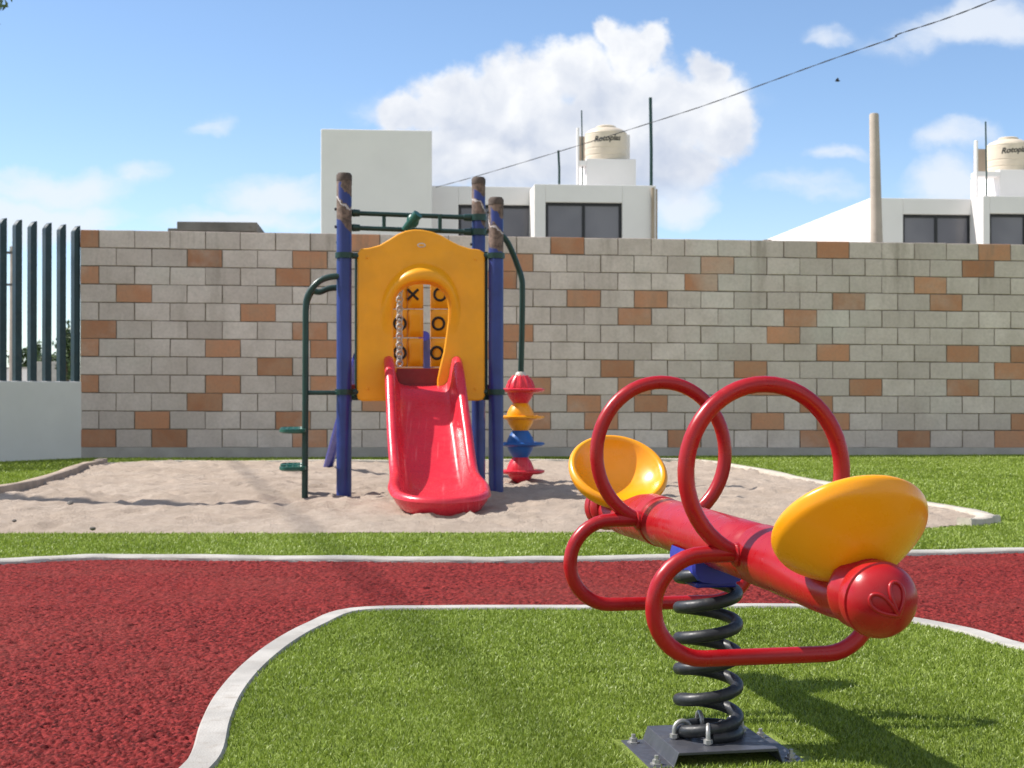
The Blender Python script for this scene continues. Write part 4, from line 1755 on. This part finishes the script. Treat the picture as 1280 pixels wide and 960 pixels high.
# hanging chain in the opening
mb = MB()
ca, cz0 = on_front(499.5, 457, -.35)
_, cz1 = on_front(499.5, 338, -.35)
nl = int((cz1 - cz0) / .036)
for i in range(nl):
    cz = cz0 + (i + .5) * (cz1 - cz0) / nl
    ax = TU if i % 2 == 0 else TN
    if i % 2:
        ax = (TN + TU * .8).normalized()
    else:
        ax = (TU - TN * .3).normalized()
    ring = []
    for k in range(12):
        a = 2 * math.pi * k / 12
        ring.append(T(ca, -.35, cz) + ax * math.cos(a) * .024 + UP * math.sin(a) * .027)
    mb.tube(ring, .0075, 6, closed=True)
mb.build('chain', M['chain'], tower, smooth=60)
# slanting blue poles behind the deck
for (tpx, tpy, tz, bpx, bpy_, bz) in ((448.5, 446, 12.75, 409.5, 586, 15.7), (530, 420, 13.0, 552, 580, 15.5)):
    q0, q1 = P(tpx, tpy, tz), P(bpx, bpy_, bz)
    mb = MB()
    d = (q1 - q0).normalized()
    mb.tube([q0, q1 + d * .25], .052, 16)
    mb.build('slant_pole', M['blue'], tower, smooth=40)


# ---- slide
def slide():
    ctrl = [Vector((s, 0, z)) for s, z in ((-.12, .905), (.0, .90), (.10, .86), (.25, .745), (.50, .535), (.75, .335), (.92, .215), (1.10, .135), (1.38, .092), (1.90, .070))]
    cl = spline(ctrl, 10)
    acc = [0.0]
    for i in range(1, len(cl)):
        acc.append(acc[-1] + (cl[i] - cl[i - 1]).length)
    Ltot = acc[-1]
    acc_np = np.array(acc)
    sx = np.array([p.x for p in cl])
    sz = np.array([p.z for p in cl])

    def C(a):
        if a <= Ltot:
            return np.interp(a, acc_np, sx), np.interp(a, acc_np, sz)
        return sx[-1] + (a - Ltot), sz[-1]

    def frame(a):
        e = .03
        x0, z0 = C(max(0, a - e))
        x1, z1 = C(a + e)
        l = math.hypot(x1 - x0, z1 - z0)
        tx, tz = (x1 - x0) / l, (z1 - z0) / l
        return tx, tz, -tz, tx      # tangent, normal

    R_end = 0.40
    a_round = Ltot - R_end + .09
    stations = []       # (w, a, m_w, m_a, railh)
    nst = 34
    for i in range(nst):
        a = a_round * i / (nst - 1)
        f = a / a_round
        W = .310 + .012 * min(1, f * 2.2)
        W += .034 * math.exp(-((f - .93) / .12) ** 2)
        rh = np.interp(f, [0, .05, .12, .3, .6, .82, .93, 1], [.245, .24, .215, .185, .165, .15, .13, .105])
        stations.append((W, a, 1.0, 0.0, rh))
    W = stations[-1][0]
    nr = 16
    for i in range(1, nr + 1):
        th = math.pi / 2 * i / nr
        p = 2.0
        cw = abs(math.cos(th)) ** (2 / p)
        sa = abs(math.sin(th)) ** (2 / p)
        mw, ma = math.cos(th), math.sin(th)
        stations.append((max(W * cw, .0), a_round + R_end * sa, mw, ma, np.interp(i / nr, [0, .5, 1], [.105, .088, .080])))

    def pos(w, a, h, side):
        x, z = C(a)
        tx, tz, nx, nz = frame(min(a, Ltot + .2))
        return T(SL_U + side * w, PN + .02 + x + nx * h, z + nz * h)

    rows_ = []
    for (W_, a, mw, ma, rh) in stations:
        rr = .040
        prof = [(-.150, -.050 - .012 * ma), (-.105, -.046 - .020 * ma), (-.060, -.016 - .030 * ma), (-.024, rh * .35 - .022 * ma), (-.006, rh * .68 - .01 * ma), (0.0, rh - rr)]
        for k in range(1, 8):
            an = math.pi * k / 8
            prof.append((-rr + rr * math.cos(an), rh - rr + rr * math.sin(an)))
        prof += [(-2 * rr, rh - rr), (-2 * rr - .012, rh * .62), (-2 * rr - .022, rh * .35), (-2 * rr - .036, rh * .14), (-2 * rr - .062, rh * .035), (-2 * rr - .095, 0.0)]
        left, right = [], []
        inner_a = inner_w = None
        for (o_, h_) in prof:
            ww = W_ + o_ * mw
            aa = a + o_ * ma
            if mw < .02:
                ww = 0.0
            ww = max(ww, 0.0)
            left.append(pos(ww, aa, h_, -1))
            right.append(pos(ww, aa, h_, 1))
        ww = max(W_ + prof[-1][0] * mw, 0)
        aa = a + prof[-1][0] * ma
        bed = []
        nb = 10
        for k in range(1, nb):
            q = -ww + 2 * ww * k / nb
            crown = -.010 * (1 - (q / max(ww, 1e-3)) ** 2) * min(1, ww / .15)
            x = pos(abs(q), aa, crown, 1 if q >= 0 else -1)
            bed.append(x)
        rows_.append(left + bed + right[::-1])
    mb_ = MB()
    mb_.grid(rows_)
    # closed top end plate edge of the bed
    o_ = mb_.build('slide', M['red_slide'], tower, smooth=0)
    bm = bmesh.new()
    bm.from_mesh(o_.data)
    bmesh.ops.remove_doubles(bm, verts=bm.verts, dist=.0008)
    bmesh.ops.recalc_face_normals(bm, faces=bm.faces)
    bm.to_mesh(o_.data)
    bm.free()
    o_.data.polygons.foreach_set('use_smooth', [True] * len(o_.data.polygons))
    o_.data.set_sharp_from_angle(angle=R(60))
    s_m = o_.modifiers.new('solid', 'SOLIDIFY')
    s_m.thickness = .006
    s_m.offset = -1
    # entry threshold (dark red upstand under the opening)
    mb2 = MB()
    ua, za = on_front(496, 479, PN - .03)
    ub, zb = on_front(560, 460.5, PN - .10)
    mb2.box((ua, -.12, .86), (ub, -.10, zb), Matrix(((TU.x, TN.x, 0, T(0, 0, 0).x), (TU.y, TN.y, 0, T(0, 0, 0).y), (0, 0, 1, 0), (0, 0, 0, 1))))
    mb2.build('threshold', M['red_dark'], tower, smooth=0, bevel=.004)
    return o_


SL_U = on_front(528, 470, PN)[0]
slide()

# ---- left climber: two bent dark rails with foot plates
mb = MB()
for dn in (0.0, -.42):
    def Lp(px, py):
        a, h = on_front(px, py, 0.02)
        return a, h
    seq = [(428, 345), (412, 346.5), (400, 351), (390.5, 360), (384.5, 371), (382.3, 385), (382, 420), (381.7, 500), (381, 616)]
    pts3 = []
    for i, (px, py) in enumerate(seq):
        a, h = Lp(px, py)
        pts3.append(T(a, .02 + dn, h - (.0 if dn == 0 else .06 if i < 3 else 0)))
    pts3[-1].z = 0.02
    cs_ = spline(pts3, 6)
    cs_.append(Vector((cs_[-1].x, cs_[-1].y, -.2)))
    mb.tube(cs_, .025, 12)
a, h = Lp(384, 491)
a2, h2 = Lp(428, 491)
mb.tube([T(a, .0, h), T(a2, .0, h2)], .018, 10)
mb.tube([T(a, -.42, h), T(a2, -.42, h2)], .018, 10)
climb = mb.build('side_climber', M['green'], tower, smooth=40)
for py in (538, 585, 440):
    if py == 440:
        continue
    a0, h0 = Lp(349, py)
    a1, _ = Lp(383, py)
    cxm = (a0 + a1) / 2
    hw = (a1 - a0) / 2
    for dn in (.0, -.42):
        mb = MB()
        ring_t, ring_b, lip = [], [], []
        outer = []
        n_ = 24
        for k in range(n_):
            an = 2 * math.pi * k / n_
            cx_ = math.copysign(abs(math.cos(an)) ** .7, math.cos(an)) * hw
            cy_ = math.copysign(abs(math.sin(an)) ** .7, math.sin(an)) * .15
            outer.append((cx_, cy_))
        z_t, z_b = h0 + .012, h0 - .022
        rws = []
        for (sc, z_) in ((.0, z_b), (.8, z_b), (1.0, z_b + .012), (1.0, z_t), (.9, z_t + .004), (.8, z_t - .010), (0, z_t - .012)):
            rws.append([T(cxm + x * sc, .02 + dn + y * sc - 0.0, z_) for x, y in outer])
        mb.grid(rws, closed_u=True)
        # ribs on the tread
        for rx in (-.45, 0, .45):
            mb.tube([T(cxm + hw * rx, .02 + dn - .1, z_t - .004), T(cxm + hw * rx, .02 + dn + .1, z_t - .004)], .009, 6)
        mb.build('foot_plate', M['green_lt'], tower, smooth=40)

# ---- right climber: bent rail carrying a column of coloured pods
zc = 13.0
mb = MB()
seqp = [(601, 286, 12.78), (618, 291, 12.85), (630, 297, 12.9), (639, 312, 12.95), (648, 335, 13), (652, 348, 13), (653, 362, 13), (652.5, 410, 13), (651, 470, 13)]
cs_ = spline([P(*q) for q in seqp], 6)
mb.tube(cs_, .026, 12)
q = P(651, 470, zc)
mb.tube([q, Vector((q.x, q.y, -.25))], .026, 12)
mb.build('pod_rail', M['green'], tower, smooth=40)
q = P(650.5, 500, zc)
pod_def = [('red_slide', 487.5, 470, 504), ('yellow', 521.5, 504, 538), ('blue_pod', 555.0, 538, 571.5), ('red_slide', 589.5, 571.5, 607)]
for i, (mk, yf, yt, yb) in enumerate(pod_def):
    zf, ztp, zbt = P(650, yf, zc).z, P(650, yt, zc).z, P(650, yb, zc).z
    zbt = max(zbt, .0)
    mb = MB()
    c_ = Vector((q.x, q.y, 0))
    prof = []
    for k in range(9):
        t = k / 8
        r_ = .070 + .055 * math.sin(t * math.pi / 2)
        prof.append((ztp + (zf - ztp) * t, r_))
    for k in range(1, 9):
        t = k / 8
        r_ = .070 + .053 * math.cos(t * math.pi / 2)
        prof.append((zf + (zbt - zf) * t, r_ if i < 3 else .02 + .1 * math.cos(t * math.pi / 2)))
    mb.lathe(prof[::-1], c_, (0, 0, 1), 28)
    # leaf-shaped step flange, long axis across
    outer = []
    n_ = 36
    for k in range(n_):
        an = 2 * math.pi * k / n_
        x = math.copysign(abs(math.cos(an)) ** .85, math.cos(an)) * .205
        y = math.copysign(abs(math.sin(an)) ** 1.0, math.sin(an)) * .15
        outer.append((x + .015, y))
    yaw = R((-6, 14, 2, 5)[i])
    rws = []
    for (sc, dz) in ((.45, -.030), (.9, -.018), (1.0, -.004), (1.0, .008), (.93, .016), (.8, .012), (.45, .018)):
        rws.append([c_ + Vector((x * sc * math.cos(yaw) - y * sc * math.sin(yaw), x * sc * math.sin(yaw) + y * sc * math.cos(yaw), zf + dz)) for x, y in outer])
    mb.grid(rws, closed_u=True)
    if i == 0:   # fluted crown of the uppermost pod
        for k in range(12):
            an = 2 * math.pi * k / 12
            d = Vector((math.cos(an), math.sin(an), 0))
            mb.tube([c_ + d * .118 + UP * (zf + .02), c_ + d * .10 + UP * (zf + (ztp - zf) * .6), c_ + d * .06 + UP * (ztp + .004)], [.016, .014, .008], 6)
    pd = mb.build('pod', M[mk], tower, smooth=40)
    pd['label'] = ('red topmost pod', 'yellow pod', 'blue pod', 'red lowest pod touching the sand')[i]
mb = MB()
mb.lathe([(0, .05), (.03, .045), (.045, .03), (.045, 0)], Vector((q.x, q.y, P(650, 471, zc).z)), (0, 0, 1), 16)
mb.build('pod_cap', M['badge'], tower, smooth=40)

# ------------------------------------------------------------------ spring rocker
RC = Vector((0.462, 3.40, 0))
RA = Vector((0.2, -0.98, 0)).normalized()       # to the front (camera) end
RS = Vector((0.98, 0.2, 0)).normalized()        # to the right
rocker = thing('spring_rocker', (RC.x, RC.y, 0.02), 'red two seat spring rocker with yellow seats and looped handles on the lawn', 'spring rocker')


def K(a, s, h):
    return RC + RA * a + RS * s + UP * (h + .011 - .012 * a)


HB_ = 0.497     # beam axis height
BR = 0.064

# base plate: folded channel with flanges; axes from the photo
PLX = Vector((0.985, 0.175, 0)).normalized()
PLY = Vector((-0.175, 0.985, 0)).normalized()
PLC = Vector((0.458, 3.326, 0))


def Q_(x, y, z):
    return PLC + PLX * x + PLY * y + UP * z


mb = MB()
prof = [(-.180, .024), (-.126, .024), (-.115, .055), (.115, .055), (.126, .024), (.180, .024)]
tk = .007
rows_t, rows_b = [], []
for y in (-.130, .130):
    rows_t.append([Q_(x, y, z) for x, z in prof])
    rows_b.append([Q_(x, y, z - tk) for x, z in prof])
n_ = len(prof)
vs = rows_t[0] + rows_t[1] + rows_b[0] + rows_b[1]
fs_ = []
for i in range(n_ - 1):
    fs_ += [(i, i + 1, n_ + i + 1, n_ + i), (2 * n_ + i, 3 * n_ + i, 3 * n_ + i + 1, 2 * n_ + i + 1),
            (i, 2 * n_ + i, 2 * n_ + i + 1, i + 1), (n_ + i, n_ + i + 1, 3 * n_ + i + 1, 3 * n_ + i)]
fs_ += [(0, n_, 3 * n_, 2 * n_), (n_ - 1, 3 * n_ - 1, 4 * n_ - 1, 2 * n_ - 1)]
mb.add(vs, fs_)
base_plate = mb.build('base_plate', M['char'], rocker, smooth=20, bevel=.003)
for (x, y) in ((-.157, .10), (-.157, -.10), (.157, .10), (.157, -.10)):
    mb = MB()
    c_ = Q_(x, y, .024)
    mb.lathe([(0, .015), (.003, .015), (.003, .0095), (.011, .0095), (.011, .005), (.020, .005), (.021, 0)], c_, (0, 0, 1), 6)
    mb.build('anchor_bolt', M['zinc'], base_plate, smooth=30)
# spring
SC = Vector((0.454, 3.335, 0))
SR = .0675
pts = []
turns_flat, turns = 0.75, 5.2
nseg = 40
h0s, h1s = .067, .430
i = 0
t = -turns_flat
while t <= turns + .001:
    th_ = t * 2 * math.pi + math.pi * 1.0
    hgt = h0s if t < 0 else h0s + (h1s - h0s) * t / turns
    pts.append(SC + Vector((.006, .05, 0)) * max(0, t / turns) + Vector((math.cos(th_) * SR, math.sin(th_) * SR, hgt)))
    t += 1 / nseg
mb = MB()
mb.tube(pts, .0145, 14)
mb.build('spring', M['black'], rocker, smooth=60)
# u bolts clamping the spring
for an in (200, 262, 20, 100):
    d = Vector((math.cos(R(an)), math.sin(R(an)), 0))
    cc = SC + d * SR
    arc = [cc - d * .02 + UP * .052]
    for k in range(9):
        a = math.pi * k / 8
        arc.append(cc + UP * (.076 + .019 * math.sin(a)) - d * .020 * math.cos(a))
    arc.append(cc + d * .02 + UP * .052)
    mb = MB()
    mb.tube(arc, .0052, 8)
    mb.lathe([(0, .0105), (.009, .0105), (.009, 0)], cc + d * .02 + UP * .058, (0, 0, 1), 6)
    mb.build('u_bolt', M['zinc'], base_plate, smooth=50)
# blue cradle
mb = MB()
rows_ = []
for a in (-.090, -.082, .082, .090):
    row = []
    sh = .92 if abs(a) > .085 else 1.0
    for (s, h) in ((-.074, .470), (-.080, .452), (-.078, .424), (-.060, .404), (0, .398), (.060, .404), (.078, .424), (.080, .452), (.074, .470)):
        row.append(K(a, s * sh * .84, h))
    rows_.append(row)
mb.grid(rows_)
k0 = len(mb.v)
mb.add(rows_[0], [tuple(range(9))])
mb.add(rows_[-1], [tuple(range(9))[::-1]])
mb.box((-.060, -.050, .396), (.060, .050, .410), Matrix(((RA.x, RS.x, 0, RC.x), (RA.y, RS.y, 0, RC.y), (0, 0, 1, 0), (0, 0, 0, 1))))
mb.build('cradle', M['blue'], rocker, smooth=30, bevel=.004)

# body: beam with necks; section dips on top near the seats
mb = MB()
rows_ = []
stn = []
half = [(0.0, 1.0, 0, 1.0), (.2, 1.0, 0, 1.0), (.338, 1.0, 0, 1.0), (.3425, .965, 0, 1), (.3475, .965, 0, 1), (.352, 1.03, 0, 1), (.375, 1.03, 0, 1), (.45, 1.03, 0, 1.0), (.53, .99, -.004, .97), (.60, .93, -.010, .90), (.66, .86, -.016, .80), (.72, .80, -.020, .70),
        (.77, .76, -.020, .68), (.81, .78, -.014, .76), (.835, .80, -.008, .84), (.85, .74, -.004, .86)]
full = [(-a, r, dz, sq) for (a, r, dz, sq) in half[:0:-1]] + half
nseg = 40
for (a, r, dz, sq) in full:
    row = []
    for k in range(nseg):
        an = 2 * math.pi * k / nseg
        s = math.cos(an) * BR * r
        h = math.sin(an) * BR * r
        if h > 0:
            h *= sq
        row.append(K(a, s, HB_ + dz + h))
    rows_.append(row)
mb.grid(rows_, closed_u=True)
body = mb.build('beam', M['red'], rocker, smooth=40)
# heads
for sg in (1, -1):
    mb = MB()
    HR = .0685
    c_ = K(sg * .895, 0, HB_ - .010)
    ax = (RA * sg + UP * -.10).normalized()
    prof = [(-.084, .030), (-.082, .054), (-.076, .062), (-.066, .0670), (-.054, .0685)]
    for k in range(1, 90):
        a = math.pi * (.36 + .64 * k / 89)
        t = -math.cos(a) * HR * (.90 if a > math.pi / 2 else 1.02)
        r_ = math.sin(a) * HR
        if abs(t + .028) < .0035:
            r_ -= .0035
        if abs(t - .012) < .0028:
            r_ -= .0035
        prof.append((t, r_))
    prof[-1] = (HR * .90, 0)
    mb.lathe(prof, c_, ax, 40)
    hd = mb.build('head', M['red'], rocker, smooth=28)
    # moulded face ridges lying on the head
    e = MB()
    yv = (UP - ax * UP.dot(ax)).normalized()
    xv = yv.cross(ax)
    cr_, sr_ = math.cos(R(30)), math.sin(R(30))
    xv, yv = xv * cr_ + yv * sr_, yv * cr_ - xv * sr_
    if xv.dot(RS) * sg < 0 and False:
        pass
    for s2 in (-1, 1):
        lp = []
        for k in range(36):
            a = 2 * math.pi * k / 36
            wdt = math.sin(a) * math.sin(a / 2) ** 1.4 * .0185      # teardrop, round end outwards
            lng = .020 + .025 * -math.cos(a)
            eu = s2 * (.002 + lng * .52 - wdt * .80)
            ev = -.012 + lng * 1.02 + wdt * .55
            ww = math.sqrt(max(HR * HR - eu * eu - ev * ev, 1e-6))
            lp.append(c_ + xv * eu + yv * ev + ax * ww * .922)
        e.tube(lp, .0036, 8, closed=True)
    e.build('face', M['red'], hd, smooth=50)
# handles and foot loops
for sg in (1, -1):
    a0 = sg * .362
    Rh = .1745
    hc = HB_ + .178
    mb = MB()
    pts = []
    for k in range(49):
        an = R(-90 + 18 + (360 - 36) * k / 48)
        pts.append(K(a0, Rh * math.cos(an), hc + Rh * 1.06 * math.sin(an)))
    pts = [K(a0, .045, HB_ + .012)] + pts + [K(a0, -.045, HB_ + .012)]
    pts[0] = K(a0, .035, HB_ + .0)
    pts[-1] = K(a0, -.035, HB_ + .0)
    mb.tube(pts, .0178, 16)
    mb.build('handle', M['red'], rocker, smooth=60)
    mb = MB()
    ht, hb = HB_ + .006, HB_ - .212
    wd = .245
    rad = (ht - hb) / 2
    pts = [K(a0, -.05, ht)]
    pts.append(K(a0, -(wd - rad) * .98, ht))
    for k in range(1, 17):
        an = math.pi / 2 + math.pi * k / 17
        pts.append(K(a0, -(wd - rad) + rad * math.cos(an), (ht + hb) / 2 + rad * math.sin(an)))
    pts.append(K(a0, -(wd - rad), hb))
    pts.append(K(a0, 0, hb))
    pts.append(K(a0, (wd - rad), hb))
    for k in range(1, 17):
        an = -math.pi / 2 + math.pi * k / 17
        pts.append(K(a0, (wd - rad) + rad * math.cos(an), (ht + hb) / 2 + rad * math.sin(an)))
    pts.append(K(a0, (wd - rad) * .98, ht))
    pts.append(K(a0, .05, ht))
    mb.tube(pts, .0178, 16)
    mb.build('foot_loop', M['red'], rocker, smooth=60)
    # clamp collar where the tubes meet the beam
    for s2 in (-1, 1):
        mb = MB()
        mb.lathe([(.050, .026), (.068, .026), (.072, .021)], K(a0, 0, HB_ + .004), RS * s2, 16)
        mb.build('collar', M['red'], rocker, smooth=40)
# seats: tilted dishes
for sg in (1, -1):
    tilt = R(41)
    nrm = (-RA * sg * math.sin(tilt) + UP * math.cos(tilt)).normalized()
    rc = K(sg * .780, 0, .600)
    mb = MB()
    rim = .143
    prof = [(-.092, 0), (-.092, .040), (-.084, .058), (-.062, .090), (-.040, .116), (-.020, .136), (-.006, rim), (.006, rim + .002), (.014, rim - .003), (.017, rim - .010), (.013, rim - .018), (.003, rim - .026),
            (-.014, .102), (-.032, .078), (-.046, .048), (-.051, .02), (-.052, 0)]
    # denser, smoother profile
    pp = spline([Vector((t, r, 0)) for t, r in prof[1:-1]], 4)
    prof = [(-.092, 0)] + [(p.x, p.y) for p in pp] + [(-.052, 0)]
    mb.lathe(prof, rc, nrm, 56)
    st_ = mb.build('seat', M['yellow'], rocker, smooth=50)
    st_['label'] = 'yellow dish seat seen from behind' if sg > 0 else 'yellow dish seat facing the camera'
    # red saddle block under the seat
    mb = MB()
    mb.lathe([(-.165, .040), (-.150, .046), (-.120, .042), (-.0925, .036), (-.0925, 0)], rc, nrm, 24)
    mb.build('seat_mount', M['red'], rocker, smooth=40)

S.cycles.max_bounces = 8
S.cycles.diffuse_bounces = 4
S.cycles.use_denoising = True
